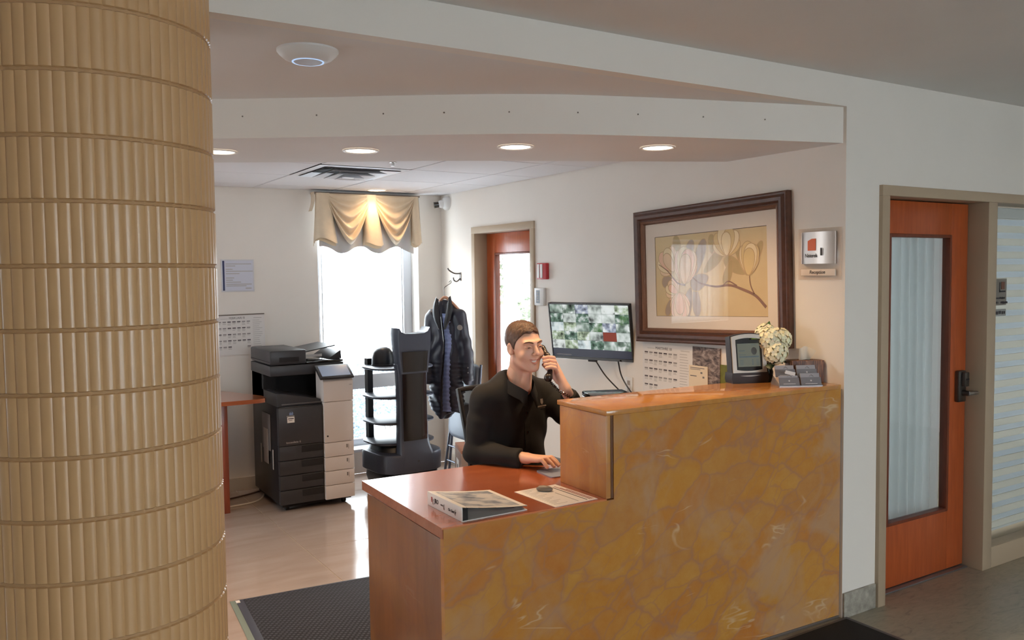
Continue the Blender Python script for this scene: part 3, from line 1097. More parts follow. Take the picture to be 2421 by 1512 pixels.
# four-pocket card holder
ch = thing('card_holder', 'grey clear card holder with four pockets of business cards', 'card holder', (3.158, 2.596, Z_CTR), -.50)
M_acr = pm('smoky_acrylic', c(118, 118, 124), .15, spec=.6)
for x_ in (-.102, .098):
    G().prism([(-.05, 0), (.055, 0), (.055, .006), (.03, .04), (-.044, .006)], x_, x_ + .004, 'x').obj('side_cheek', M_acr, ch)
G().box(-.1, .1, -.05, .055, 0, .004).obj('base', M_acr, ch)
Rt = Matrix.Rotation(-.38, 4, 'X')
for row, (yy, zz, hh) in enumerate(((-.044, .004, .052), (.004, .038, .050))):
    for s in (-1, 1):
        T_ = Matrix.Translation((s * .051, yy, zz)) @ Rt
        G().box(-.047, .047, -.002, 0, 0, hh * .72, M=T_).obj('pocket', M_acr, ch)
        cd = G().box(-.044, .044, .003, .012, .002, hh + (.006 if s > 0 or row else -.004), M=T_).obj('card_stack', pm('card_grey', c(150, 150, 156), .6), ch)
        g = G().lathe([(.004, 0), (.004, .0006)], 12, M=T_ @ Matrix.Translation((0, -.002, hh * .42)) @ Matrix.Rotation(PI / 2, 4, 'X'))
        g.box(-.028, .028, -.0026, -.002, hh * .12, hh * .17, M=T_)
        g.obj('pocket_mark', pm('pale_mark', c(190, 188, 190), .5), ch)
        G().tube([T_ @ Vector((-.004, .0028, hh * .85)), T_ @ Vector((.006, .0024, hh * .98)), T_ @ Vector((.016, .0028, hh * .82))], .0012, 5).obj('card_logo', M_ink, ch)
G().box(-.085, -.038, -.042, -.040, .04, .056, M=Matrix.Rotation(.25, 4, 'Y')).obj('white_card', M_paper, ch)

# tissue box
tb = thing('tissue_box', 'brown reed patterned tissue box with a white tissue sticking out', 'tissue box', (3.262, 2.657, Z_CTR), -.46)
t = NT('reed_print_card')
v = t.coords((30, 30, 3))
n1 = t.noise(v, 2.4, 5, .7, .4)
t.l(t.ramp(n1.outputs[0], [(.3, c(40, 26, 24)), (.5, c(96, 58, 42)), (.66, c(170, 112, 76))]), t.b.inputs['Base Color'])
G().box(-.06, .098, -.032, .045, 0, .105, .002).obj('carton', t.m, tb)
G().ball((.02, .005, .1052), (.04, .018, .0008), 20, 4).obj('slot', M_blk, tb)
M_tissue = sheer('tissue_paper', c(238, 236, 230), .85)


def tis(u, w):
    a = (u - .5) * 2
    hw = .026 + .018 * w + .006 * math.sin(5 * u)
    return (.015 + a * hw + .012 * w, .014 * math.sin(a * 3.4 + 1.2 * w) * (.4 + w), .100 + w * (.068 - .014 * a * a - .006 * a))


G().surf(tis, 18, 10).surf(lambda u, w: tuple(np.array(tis(u, w * .82)) + np.array((.008, .012, 0))), 18, 8).obj('tissue', M_tissue, tb, 80)

# flowers in a vase
fl = thing('flower_vase', 'cream white hydrangea blooms with green leaves in a small dark vase', 'flowers', (3.178, 2.795, Z_CTR))
G().lathe([(.026, 0), (.032, .01), (.034, .045), (.024, .075), (.027, .085), (.022, .084), (.018, .06)], 20).obj('vase', pm('dark_green_glass', c(34, 46, 36), .1, coat=.5), fl)
M_petal = pm('cream_petal', c(238, 234, 204), .6, var=.06, vscale=30, sub=.15)
M_fleaf = pm('fresh_leaf', c(84, 118, 44), .45, var=.2, vscale=30)
M_fleafd = pm('dark_leaf', c(46, 66, 44), .5, var=.2, vscale=30)
random.seed(11)
for (bx, by, bz, br) in ((-.018, -.03, .200, .054), (.058, -.03, .198, .052), (-.008, -.060, .140, .054), (.070, .0, .150, .044), (.02, .02, .222, .048)):
    g = G()
    g.ball((bx, by, bz), br * .80, 12, 8)
    for k in range(70):
        z = 1 - 2 * (k + .5) / 70
        a = k * 2.39996
        d = Vector((math.sqrt(1 - z * z) * math.cos(a), math.sqrt(1 - z * z) * math.sin(a), z))
        p = Vector((bx, by, bz)) + d * br * random.uniform(.9, 1.08)
        e = d.orthogonal().normalized()
        e.rotate(Matrix.Rotation(random.uniform(0, 6), 3, d))
        f_ = d.cross(e)
        s_ = br * .27
        for q in range(4):
            u1 = e * math.cos(q * PI / 2) + f_ * math.sin(q * PI / 2)
            u2 = d.cross(u1)
            g.add([p, p + u1 * s_ * .35 + u2 * s_ * .42 + d * s_ * .2, p + u1 * s_ * .85 + u2 * s_ * .5 + d * s_ * .32, p + u1 * s_ * 1.15 + d * s_ * .18, p + u1 * s_ * .85 - u2 * s_ * .5 + d * s_ * .32, p + u1 * s_ * .35 - u2 * s_ * .42 + d * s_ * .2], [(0, 1, 2, 3, 4, 5)])
    g.obj('bloom', M_petal, fl, 60)


def leaf(p, d, L, W, mat_, curl=.2, upv=(0, 0, 1)):
    d = Vector(d).normalized()
    s_ = d.cross(Vector(upv)).normalized()
    n_ = s_.cross(d)
    p = Vector(p)
    return G().surf(lambda u, w: p + d * L * w + s_ * (u - .5) * 2 * W * math.sin(PI * min(1, .04 + .96 * w)) ** .8 + n_ * (L * curl * w * (1 - w) - abs(u - .5) * W * .5), 4, 8).obj('leaf', mat_, fl, 80)


leaf((.0, .0, .215), (.35, .1, 1), .075, .022, M_fleaf, .2, (0, 1, 0))
leaf((-.05, .0, .20), (-.95, -.2, .15), .07, .018, M_fleaf)
leaf((.01, -.02, .10), (.55, -.75, -.1), .085, .028, M_fleafd, .3)
leaf((-.01, -.02, .10), (-.6, -.7, -.35), .085, .026, M_fleafd, .3)
leaf((.0, -.02, .09), (.1, -.9, .05), .075, .026, M_fleafd, .3)
leaf((.03, .0, .12), (.8, -.3, .2), .07, .022, M_fleafd, .3)
g = G()
for k in range(5):
    a = k * 1.3
    g.tube([(.008 * math.cos(a), .008 * math.sin(a), .03), (.012 * math.cos(a), .012 * math.sin(a), .10), (.03 * math.cos(a), .03 * math.sin(a), .16)], .003, 6)
g.obj('stem', M_fleafd, fl)

# ================================================================== ON THE RIGHT WALL
# crooked framed flower picture: local x = along the wall towards the camera, y = up, z = out of the wall
pf = thing('framed_picture', 'large framed magnolia branch print in a dark wooden frame', 'picture', (XR - .002, 3.353, 1.62))
th = math.radians(1.7)
PM = frame_m((0, 0, 0), (0, -math.cos(th), math.sin(th)), (0, math.sin(th), math.cos(th)))
PW, PH = 1.152, .772


def moulding(ow, oh, prof):
    """Mitred frame: prof = [(inset, height)]"""
    g_ = G()
    rings = []
    for ins, h in prof:
        a, b = ow / 2 - ins, oh / 2 - ins
        rings.append([(-a, -b, h), (a, -b, h), (a, b, h), (-a, b, h)])
    return g_.rings(rings, False, False, True, 0, PM)


M_frame = wood('dark_walnut_frame', c(58, 32, 22), c(92, 54, 36), .42, (4, 4, 4), .08, 8)
M_frame_in = pm('bronze_beaded_edge', c(112, 74, 50), .4, metal=.35, bump=.8, bscale=220)
moulding(PW, PH, [(0, 0), (0, .030), (.008, .036), (.016, .034), (.030, .045), (.046, .042), (.056, .028), (.062, .030)]).obj('frame', M_frame, pf, 30)
moulding(PW, PH, [(.062, .030), (.066, .032), (.076, .026), (.082, .014), (.082, .004)]).obj('inner_edge', M_frame_in, pf, 30)
AW, AH = .838, .462
mw, mh = PW / 2 - .080, PH / 2 - .080
g = G()
vs_ = [(-mw, -mh, .008), (mw, -mh, .008), (mw, mh, .008), (-mw, mh, .008), (-AW / 2 + .005, -AH / 2 - .003, .008), (AW / 2 + .005, -AH / 2 - .003, .008), (AW / 2 + .005, AH / 2 - .003, .008), (-AW / 2 + .005, AH / 2 - .003, .008)]
vs_ += [(x, y, .005) for x, y, z in vs_[4:]]
g.add(vs_, [(0, 1, 5, 4), (1, 2, 6, 5), (2, 3, 7, 6), (3, 0, 4, 7), (4, 5, 9, 8), (5, 6, 10, 9), (6, 7, 11, 10), (7, 4, 8, 11)], 0, PM)
g.obj('mat_board', pm('cream_mat_board', c(236, 222, 206), .8), pf)
t = NT('ochre_print_ground')
n1 = t.noise(t.coords(), 3.2, 4, .55)
t.l(t.ramp(n1.outputs[0], [(.3, c(210, 180, 122)), (.7, c(226, 200, 146))]), t.b.inputs['Base Color'])
art = G().box(-AW / 2 + .004, AW / 2 + .006, -AH / 2 - .004, AH / 2 - .002, .002, .0045, 0, 0, PM).obj('art_print', t.m, pf)
g = G()
for a, b, cc, d in ((-.5, .5, .5, .5), (-.5, .5, -.5, -.5)):
    g.box(a * AW + .004, b * AW + .006, cc * AH - .006, cc * AH - .001, .0044, .0056, 0, 0, PM)
g.box(-AW / 2 + .002, -AW / 2 + .0065, -AH / 2 - .004, AH / 2 - .002, .0044, .0056, 0, 0, PM).box(AW / 2 + .003, AW / 2 + .0075, -AH / 2 - .004, AH / 2 - .002, .0044, .0056, 0, 0, PM)
g.obj('print_border', pm('brown_rule', c(92, 66, 44), .7), pf)
PZ = [.0046]


def petal(x, y, ang, L, W, col, name='painted_petal'):
    """Flat painted shape: pointed oval from (x, y) in direction ang, in units of the print's half width."""
    k = AW / 2
    ca, sa = math.cos(ang), math.sin(ang)
    for grow, mt, nm in ((.010, Pp[7], 'painted_outline'), (0., col, name)):
        PZ[0] += .00002
        pts = []
        for q in range(22):
            s_ = q / 22 * 2 * PI
            u, w = .5 - .5 * math.cos(s_), math.sin(s_) * (1 + .30 * math.cos(s_) * -1)
            pts.append((k * (x + (L * u + grow * (2 * u - 1)) * ca - (W + grow) * w * sa), k * (y + (L * u + grow * (2 * u - 1)) * sa + (W + grow) * w * ca), PZ[0]))
        G().add(pts, [tuple(range(22))], 0, PM).obj(nm, mt, art, 0)


def magnolia(x, y, ang, size, cols, spread=1.0):
    """Cup of petals opening from the stem end (x, y) towards ang (degrees)."""
    for da, L, W, ci in ((62, .80, .20, 0), (-62, .80, .20, 1), (38, 1.0, .24, 1), (-38, 1.0, .24, 0), (14, 1.08, .26, 2), (-14, 1.02, .26, 1), (0, .86, .22, 0)):
        petal(x, y, math.radians(ang + da * spread), L * size, W * size, Pp[cols[ci]])


Pp = [pm('paint_blush', c(234, 202, 164), .7, var=.06, vscale=12), pm('paint_cream', c(238, 218, 176), .7, var=.05, vscale=12), pm('paint_pink', c(236, 192, 160), .7, var=.05, vscale=12),
      pm('paint_sage', c(186, 160, 106), .7, var=.08, vscale=12), pm('paint_taupe', c(172, 146, 120), .7, var=.08, vscale=12), pm('paint_gold', c(222, 194, 132), .7, var=.05, vscale=12), pm('paint_stem', c(140, 98, 72), .7),
      pm('paint_outline', c(196, 162, 112), .7)]
rad = math.radians
# leaves behind the blooms
for (x, y, a, L, W, ci) in [(-.50, .10, 100, .44, .07, 3), (-.44, .10, 62, .40, .07, 4), (-.26, -.06, 66, .56, .08, 4), (-.30, -.18, 250, .50, .09, 4), (-.22, -.16, 275, .40, .07, 4), (-.60, -.10, 176, .26, .08, 4),
                            (-.05, .02, 38, .42, .07, 3), (.02, -.04, 200, .34, .10, 4), (.10, .26, 92, .24, .05, 3), (.66, -.02, 150, .40, .08, 3), (.44, .16, 248, .34, .06, 3), (.70, -.04, 60, .46, .05, 3), (.68, -.04, 112, .44, .05, 3), (-.70, -.34, 250, .22, .05, 4)]:
    petal(x, y, rad(a), L, W, Pp[ci])
magnolia(-.62, .06, 128, .34, (0, 1, 2), .8)
magnolia(-.42, -.12, 84, .46, (0, 2, 1), .45)
magnolia(-.56, -.24, 150, .22, (2, 0, 1), .9)
magnolia(-.52, -.24, 272, .34, (2, 0, 2), .6)
magnolia(.36, .22, 92, .34, (1, 5, 1), .85)
magnolia(.71, -.04, 86, .38, (5, 1, 5), .35)


def branch(pts, w):
    k = AW / 2
    g_ = G()
    pp = catmull(pts, 8)
    n_ = len(pp)
    vv = []
    for i, p in enumerate(pp):
        q = pp[min(i + 1, n_ - 1)]
        r_ = pp[max(i - 1, 0)]
        d = np.array((q[0] - r_[0], q[1] - r_[1]))
        d = d / np.linalg.norm(d)
        ww = w * (1 - .6 * i / n_)
        for s in (1, -1):
            vv.append((k * (p[0] - d[1] * ww * s), k * (p[1] + d[0] * ww * s), .0062))
    g_.add(vv, [(2 * i, 2 * i + 1, 2 * i + 3, 2 * i + 2) for i in range(n_ - 1)], 0, PM)
    return g_.obj('painted_branch', Pp[6], art, 0)


branch([(.98, -.44), (.82, -.30), (.62, -.22), (.40, -.16), (.15, -.17), (-.12, -.12), (-.26, -.04)], .02)
branch([(.80, -.28), (.74, -.16), (.72, .02)], .01)
branch([(-.40, -.14), (-.56, -.10), (-.74, .06), (-.92, .16)], .012)
branch([(.52, -.17), (.38, -.11), (.28, -.16)], .01)
G().box(-mw, mw, -mh, mh, .0125, .0140, 0, 0, PM).obj('glazing', thin_glass('picture_glass', (1, 1, 1, 1)), pf)

# wall monitor on an arm
TVc, TVr, TVu = Vector((3.2, 4.231, 1.262)), Vector((.402, -.916, -.006)).normalized(), Vector((-.155, -.075, .985))
TVM = frame_m((0, 0, 0), TVr, TVu)
tv = thing('wall_monitor', 'black wall monitor showing a grid of security camera pictures', 'monitor', TVc)
TW, TH = .580, .366
G().box(-TW / 2, TW / 2, -TH / 2, TH / 2, -.035, -.004, .005, 0, TVM).obj('housing', M_black_pl, tv)
g = G()
for x0, x1, y0, y1 in ((-TW / 2, TW / 2, TH / 2 - .009, TH / 2), (-TW / 2, TW / 2, -TH / 2, -TH / 2 + .018), (-TW / 2, -TW / 2 + .009, -TH / 2 + .018, TH / 2 - .009), (TW / 2 - .009, TW / 2, -TH / 2 + .018, TH / 2 - .009)):
    g.box(x0, x1, y0, y1, -.006, .001, .0015, 0, TVM, 1)
g.obj('bezel', M_black_gl, tv)
t = NT('screen_dark_bar')
t.b.inputs['Base Color'].default_value = (.01, .012, .02, 1)
t.b.inputs['Roughness'].default_value = .15
t.b.inputs['Emission Color'].default_value = c(48, 56, 84)
t.b.inputs['Emission Strength'].default_value = .3
G().box(-TW / 2 + .009, TW / 2 - .009, -TH / 2 + .018, TH / 2 - .009, -.005, -.003, 0, 0, TVM).obj('screen', t.m, tv)
fx0, fx1, fy0, fy1 = -TW / 2 + .010, TW / 2 - .010, -TH / 2 + .068, TH / 2 - .010
FEED = []
feed_cols = [(150, 168, 156), (196, 206, 200), (206, 220, 222), (128, 146, 132), (226, 232, 228), (110, 136, 120), (170, 178, 196), (180, 196, 168)]
for k in range(8):
    t = NT('camera_feed')
    v = t.coords((1, 1, 1))
    mp_ = v
    n1 = t.noise(mp_, 15 + k * 2, 2, .5, .15)
    a = feed_cols[k]
    col = t.ramp(n1.outputs[0], [(.26, c(*(int(q * (.25 + .05 * (k % 3))) for q in a))), (.36, c(*(int(q * .72) for q in a))), (.48, c(*a)), (.66, c(236, 242, 240))])
    if k in (3, 5):
        col = t.mix(t.ramp(t.noise(mp_, 9, 2).outputs[0], [(.56, (0, 0, 0, 1)), (.64, (.6, .6, .6, 1))]), col, c(84, 124, 62))
    e = t.n('ShaderNodeEmission')
    t.l(col, e.inputs[0])
    e.inputs[1].default_value = .9
    t.t.nodes.remove(t.b)
    t.l(e.outputs[0], t.out.inputs[0])
    FEED.append(t.m)
red = emitter('camera_feed_red', c(150, 78, 66), .8)
for r_ in range(5):
    for q in range(6):
        x0 = fx0 + (fx1 - fx0) * q / 6
        x1 = fx0 + (fx1 - fx0) * (q + 1) / 6
        y1 = fy1 - (fy1 - fy0) * r_ / 5
        y0 = fy1 - (fy1 - fy0) * (r_ + 1) / 5
        o = G().box(x0 + .0006, x1 - .0006, y0 + .0006, y1 - .0006, -.003, -.0022, 0, 0, TVM).obj('camera_tile', red if (r_, q) == (3, 4) else FEED[(r_ * 5 + q * 3 + (r_ * q) % 4) % 8], tv)
G().box(-.03, .03, -TH / 2 - .012, -TH / 2 + .004, -.02, 0, .003, 0, TVM).obj('logo_tab', M_black_pl, tv)
G().box(-TW / 2 + .03, -TW / 2 + .14, -TH / 2 + .026, -TH / 2 + .029, -.003, -.0024, 0, 0, TVM).obj('caption', M_ink_l, tv)
G().tube([(.03, 0, 0), (.09, .02, -.02), (.140, -.02, -.02)], .016, 8).box(.128, .144, -.08, .04, -.10, .06, .003).obj('wall_arm', M_black_pl, tv)
for k, pts in enumerate(([(3.235, 4.21, 1.075), (3.27, 4.15, .98), (3.30, 4.0, .87), (3.315, 3.87, .78), (3.32, 3.8, .6)], [(3.29, 4.06, 1.085), (3.31, 4.05, .99), (3.325, 3.98, .90), (3.33, 3.84, .80), (3.33, 3.80, .62)])):
    o = G().tube(catmull(pts, 6), .0045, 8).obj('monitor_cable', M_black_pl)
    tag(o, ('black cable hanging from the middle of the wall monitor', 'black cable hanging under the right end of the wall monitor')[k], 'cable', 'cables under the wall monitor')
ot = thing('wall_outlet', 'white wall outlet plate below the wall monitor', 'outlet', (XR - .006, 4.02, .93))
G().box(0, .006, -.035, .035, -.058, .058, .003).obj('plate', M_white_pl, ot)
for z in (-.022, .022):
    G().box(-.0006, .0002, -.014, .014, z - .014, z + .014).obj('socket', M_ink_l, ot)

# fire alarm station and thermostat
fa = thing('fire_alarm_station', 'red and white fire alarm pull station on the wall above the thermostat', 'fire alarm', (XR - .028, 4.945, 1.648))
G().box(0, .028, -.058, .058, -.057, .057, .004).obj('red_case', pm('fire_red', c(178, 34, 44), .4), fa)
for y0, y1 in ((.018, .046), (-.018, .008)):
    G().box(-.004, .001, y0, y1, -.048, .050, .002).obj('white_bar', M_white_pl, fa)
ts = thing('thermostat', 'white wall thermostat with grey display below the red fire alarm station', 'thermostat', (XR - .024, 4.985, 1.468))
G().box(0, .024, -.06, .06, -.063, .063, .006).obj('case', M_white_pl, ts)
G().box(-.001, .001, -.012, .034, -.046, .046).obj('display', pm('thermostat_display', c(70, 74, 86), .3), ts)
for k in range(4):
    G().box(-.0016, -.001, .002, .022, -.034 + k * .019, -.024 + k * .019).obj('digit', M_ink_l, ts)

# reception sign: clear plate, curved steel plate, name strip
sg = thing('reception_sign', 'clear wall sign with curved steel plate, orange mark and name strip', 'sign', (XR - .002, 2.620, 1.708))
SM = frame_m((0, 0, 0), (0, -1, 0), (0, 0, 1))
t = NT('clear_acrylic')
t.b.inputs['Base Color'].default_value = c(232, 214, 196)
t.b.inputs['Roughness'].default_value = .08
t.b.inputs['Alpha'].default_value = .28
G().box(-.12, .12, -.122, .122, 0, .006, .0015, 0, SM).obj('acrylic_plate', t.m, sg)
stl = lambda u: .022 * (1 - (2 * u - 1) ** 2) + .012
t = NT('sign_steel')
t.b.inputs['Metallic'].default_value = 1.
t.b.inputs['Base Color'].default_value = c(206, 200, 196)
t.b.inputs['Roughness'].default_value = .42
g = G().surf(lambda u, w: ((u - .5) * .192, -.046 + w * .150, stl(u)), 20, 1, 0, SM)
g.surf(lambda u, w: ((.5 - u) * .192, -.046 + w * .150, stl(u) - .004), 20, 1, 0, SM)
g.box(-.096, -.093, -.046, .104, .006, .013, 0, 0, SM).box(.093, .096, -.046, .104, .006, .013, 0, 0, SM)
g.obj('steel_plate', t.m, sg)
G().add([(-.046, .016, stl(.25) + .0028), (.004, .016, stl(.52) + .0016), (.004, .072, stl(.52) + .0016), (-.020, .072, stl(.4) + .0018), (-.046, .062, stl(.25) + .0028)], [(0, 1, 2, 3, 4)], 0, SM).obj('orange_mark', pm('orange_enamel', c(206, 92, 36), .35), sg)
text('lettering', 'Nisterek', .026, M_blk, SM @ Matrix.Translation((-.022, -.008, .0366)), sg, sx=.75)
text('lettering', 'II', .052, M_blk, SM @ Matrix.Translation((.034, .008, .0350)), sg, sx=.6)
G().box(-.098, .094, -.102, -.071, .006, .014, .001, 0, SM).obj('name_strip', pm('name_strip_white', c(222, 206, 190), .5), sg)
text('lettering', 'Reception', .024, M_ink_d, SM @ Matrix.Translation((-.004, -.086, .0146)), sg, sx=.9, shear=.15)


# calendars and papers
CINK = (pm('calendar_print_dark', c(96, 90, 92), .85), pm('calendar_print_mid', c(150, 145, 143), .85), pm('calendar_print_light', c(190, 185, 181), .85))


def calendar(name, label, loc, M, w, h, header, seed):
    rnd = random.Random(seed)
    t_ = thing(name, label, 'calendar', loc)
    M_ink_d, M_ink, M_ink_l = CINK
    G().box(-w / 2, w / 2, -h / 2, h / 2, 0, .002, 0, 0, M).obj('sheet', M_paper, t_)
    gd, gm_, gl = G(), G(), G()
    for r_ in range(5):
        for q in range(7):
            x = -w * .46 + q * w * .098
            y = h * .34 - r_ * h * .155
            if r_ == 4 and 2 < q < 6:
                continue
            (gd if rnd.random() < .45 else gm_).box(x, x + w * .07, y - h * .028, y, .002, .0023, 0, 0, M)
            for k in range(rnd.randint(1, 3)):
                gl.box(x, x + w * rnd.uniform(.05, .075), y - h * (.052 + k * .022), y - h * (.04 + k * .022), .002, .0023, 0, 0, M)
    for k in range(14):
        gl.box(w * .25, w * rnd.uniform(.38, .45), h * (.34 - k * .05), h * (.352 - k * .05), .002, .0023, 0, 0, M)
    gl.box(w * -.4, w * -.25, h * .40, h * .41, .002, .0023, 0, 0, M).box(w * .27, w * .44, h * .40, h * .415, .002, .0023, 0, 0, M)
    for o_ in (gd.obj('print_dark', M_ink_d, t_), gm_.obj('print_mid', M_ink, t_), gl.obj('print_light', M_ink_l, t_)):
        o_['kind'] = 'stuff'
    text('heading', header, h * .075, M_ink_d, M @ Matrix.Translation((-w * .07, h * .415, .0022)), t_, .0003)
    return t_


CM = frame_m((0, 0, 0), (0, -1, .0), (0, 0, 1))
calendar('wall_calendar', 'white printed month calendar on the wall under the big framed picture', (XR - .003, 3.675, 1.055), CM, .425, .31, 'MARTIHRE 18', 4)
BM = frame_m((0, 0, 0), (1, 0, .012), (-.012, 0, 1))
cl = calendar('wall_calendar', 'white printed month calendar on the back wall above the copier', (1.622, YB - .003, 1.195), BM, .365, .305, 'FEBRUARI 8', 9)
G().box(-.1825, .1825, .148, .156, 0, .006, 0, 0, BM).obj('binding_strip', pm('brown_strip', c(112, 98, 88), .6), cl)
ph = thing('photo_print', 'grey floral photo print pinned beside the wall calendar', 'photo', (XR - .006, 3.357, 1.118))
t = NT('grey_leaf_photo')
n1 = t.noise(t.coords((1, 9, 16), (.7, 0, 0)), 1.6, 4, .6, 1.8)
col = t.ramp(n1.outputs[0], [(.34, c(50, 38, 38)), (.5, c(120, 104, 98)), (.66, c(176, 160, 150))])
t.l(col, t.b.inputs['Base Color'])
G().box(-.104, .104, -.11, .098, 0, .003, 0, 0, CM).obj('print', t.m, ph)
G().ball((-.085, -.062, .0032), (.018, .026, .0006), 10, 4, 0, CM).obj('red_bud', pm('dull_red_print', c(132, 70, 74), .7), ph)
nc = thing('note_card', 'small cream note card overlapping the grey photo print', 'card', (XR - .011, 3.415, 1.055))
G().box(-.07, .075, -.07, .055, 0, .002, 0, 0, CM).obj('card', pm('cream_card', c(232, 216, 190), .8), nc)
G().box(-.06, .05, .040, .044, .002, .0024, 0, 0, CM).box(-.06, .02, .032, .035, .002, .0024, 0, 0, CM).box(-.06, -.01, -.006, -.001, .002, .0024, 0, 0, CM).box(.02, .035, .012, .022, .002, .0024, 0, 0, CM).box(.036, .050, -.012, -.002, .002, .0024, 0, 0, CM).obj('print', M_ink, nc)
gc = thing('green_card', 'olive green card on the wall behind the countertop display', 'card', (XR - .004, 3.222, 1.085))
G().box(-.045, .03, -.08, .045, 0, .002, 0, 0, CM).obj('card', pm('olive_card', c(110, 112, 44), .7, var=.15, vscale=40), gc)
ct = thing('framed_notice', 'small framed white notice with dark blue left band on back wall', 'notice', (1.612, YB - .002, 1.643))
NM = frame_m((0, 0, 0), (1, 0, 0), (0, 0, 1))
G().box(-.122, .122, -.122, .122, 0, .004, .001, 0, NM).obj('sleeve', t_acr := pm('pale_sleeve', c(206, 206, 210), .25), ct)
G().box(-.112, .112, -.112, .112, .004, .005, 0, 0, NM).obj('sheet', pm('bluish_paper', c(206, 208, 220), .7), ct)
G().box(-.112, -.098, -.112, .112, .005, .0056, 0, 0, NM).obj('blue_band', pm('navy_print', c(60, 66, 104), .7), ct)
g = G()
for k, (a, b) in enumerate(((.085, .19), (.07, .07), (.045, .05), (.03, .2), (.012, .1), (-.02, .06), (-.036, .05), (-.052, .11), (-.068, .19), (-.08, .15))):
    g.box(-.088, -.088 + b, a, a + .006, .005, .0055, 0, 0, NM)
g.box(.055, .1, -.1, -.092, .005, .0055, 0, 0, NM)
g.obj('print', M_ink_l, ct)

# sign on the sidelight glass
ds = thing('glass_door_sign', 'small steel sign with brown square mark on the glass beside the door', 'sign', (4.70, 2.528, 1.468))
t = NT('dull_sign_steel')
t.b.inputs['Base Color'].default_value = c(150, 146, 140)
t.b.inputs['Metallic'].default_value = .7
t.b.inputs['Roughness'].default_value = .4
G().surf(lambda u, w: ((u - .5) * .20, -.004 - .016 * (1 - (2 * u - 1) ** 2), -.04 + w * .145), 10, 1).box(-.10, .10, -.004, 0, -.04, .105).obj('steel_plate', t.m, ds)
G().box(-.10, -.095, -.010, 0, -.04, .105).obj('bright_edge', M_chrome, ds)
G().box(.016, .048, -.022, -.018, .048, .088).obj('brown_mark', pm('brown_mark', c(112, 72, 56), .5), ds)
G().box(-.002, .004, -.022, -.019, .032, .086).box(-.002, .056, -.022, -.019, .032, .040).obj('mark_frame', M_ink_d, ds)
G().box(-.100, .100, -.003, 0, -.10, -.062).obj('name_strip', pm('strip_grey', c(150, 150, 146), .5), ds)
rnd = random.Random(5)


def blur_line(x0, x1, z0, z1, y):
    """A line of print too small to read: a row of short strokes."""
    g_ = G()
    x = x0
    while x < x1:
        w_ = rnd.uniform(.6, 1.1) * (z1 - z0)
        g_.box(x, min(x1, x + w_), y - .0012, y, z0 + rnd.uniform(0, .15) * (z1 - z0), z1 - rnd.uniform(0, .25) * (z1 - z0))
        x += w_ * 1.25
    return g_


blur_line(-.038, .055, -.006, .006, -.0195).obj('print', M_ink_d, ds)
blur_line(-.068, .085, -.032, -.018, -.0185).obj('print', M_ink_d, ds)
blur_line(-.092, .092, -.092, -.070, -.003).obj('print', M_ink_d, ds)


# ================================================================== CEILING FITTINGS
M_lens = emitter('lamp_glow', (1.0, .86, .66, 1), 9.0)
M_trim = pm('white_lamp_trim', c(236, 232, 226), .4)


def downlight(label, x, y, z, watts, group='recessed downlights'):
    t_ = thing('recessed_downlight', label, 'downlight', (x, y, z), 0, group)
    G().lathe([(.083, -.001), (.083, -.005), (.077, -.007), (.070, -.005), (.066, -.0015)], 32, cap=False).obj('trim_ring', M_trim, t_)
    G().lathe([(.071, -.0025), (.045, -.0045), (.02, -.0055), (.0005, -.0058)], 32, cap=False).obj('lens', M_lens, t_)
    ld = bpy.data.lights.new('lamp', 'SPOT')
    ld.energy = watts
    ld.color = WARM
    ld.spot_size = math.radians(140)
    ld.spot_blend = .85
    ld.shadow_soft_size = .06
    lo = bpy.data.objects.new('lamp', ld)
    COL.objects.link(lo)
    lo.parent = t_
    lo.location = (0, 0, -.012)
    return t_


downlight('lit recessed downlight in the soffit, half hidden by the tiled column', .93, 4.04, Z_SOFF, DOWNLIGHT_W)
downlight('lit recessed downlight in the soffit above the air diffuser', 1.49, 3.71, Z_SOFF, DOWNLIGHT_W)
downlight('lit recessed downlight in the soffit above the seated man', 2.066, 3.278, Z_SOFF, DOWNLIGHT_W * .75)
downlight('lit recessed downlight in the soffit nearest the framed picture', 2.668, 2.995, Z_SOFF, DOWNLIGHT_W * 1.15)
downlight('lit recessed downlight in the tile ceiling over the window valance', 2.66, 6.30, Z_TILE - .004, DOWNLIGHT_W * .34)

# square air diffuser
df = thing('air_diffuser', 'square white louvred air diffuser set in the tile ceiling', 'air vent', (2.05, 5.315, Z_TILE - .004))
M_diff = pm('diffuser_white_metal', c(236, 238, 242), .35)
G().box(-.30, .30, -.31, .31, .019, .022).obj('back_plate', pm('vent_dark', c(30, 30, 34), .7), df)


def sqring(a0, z0, a1, z1, asp=1.03):
    return G().rings([[(-a, -a * asp, z), (a, -a * asp, z), (a, a * asp, z), (-a, a * asp, z)] for a, z in ((a0, z0), (a1, z1), (a1 - .003, z1), (a0 - .003, z0))], False, False)


g = sqring(.302, -.002, .262, -.006)
g.obj('border', M_diff, df)
for k, (a0, a1) in enumerate(((.258, .20), (.19, .14), (.13, .085), (.075, .04))):
    sqring(a0, -.012 - .010 * k, a1, .014 - .010 * k).obj('louvre', M_diff, df)
G().box(-.038, .038, -.038, .038, -.036, -.030, .002).obj('centre_plate', M_diff, df)
sp = thing('sprinkler_head', 'tiny metal sprinkler head in the ceiling beside the air diffuser', 'sprinkler', (2.10, 4.72, Z_TILE - .004))
G().lathe([(.022, 0), (.022, -.004), (.008, -.006), (.007, -.02), (.014, -.022), (.014, -.024), (.001, -.025)], 14).obj('head', M_chrome, sp)

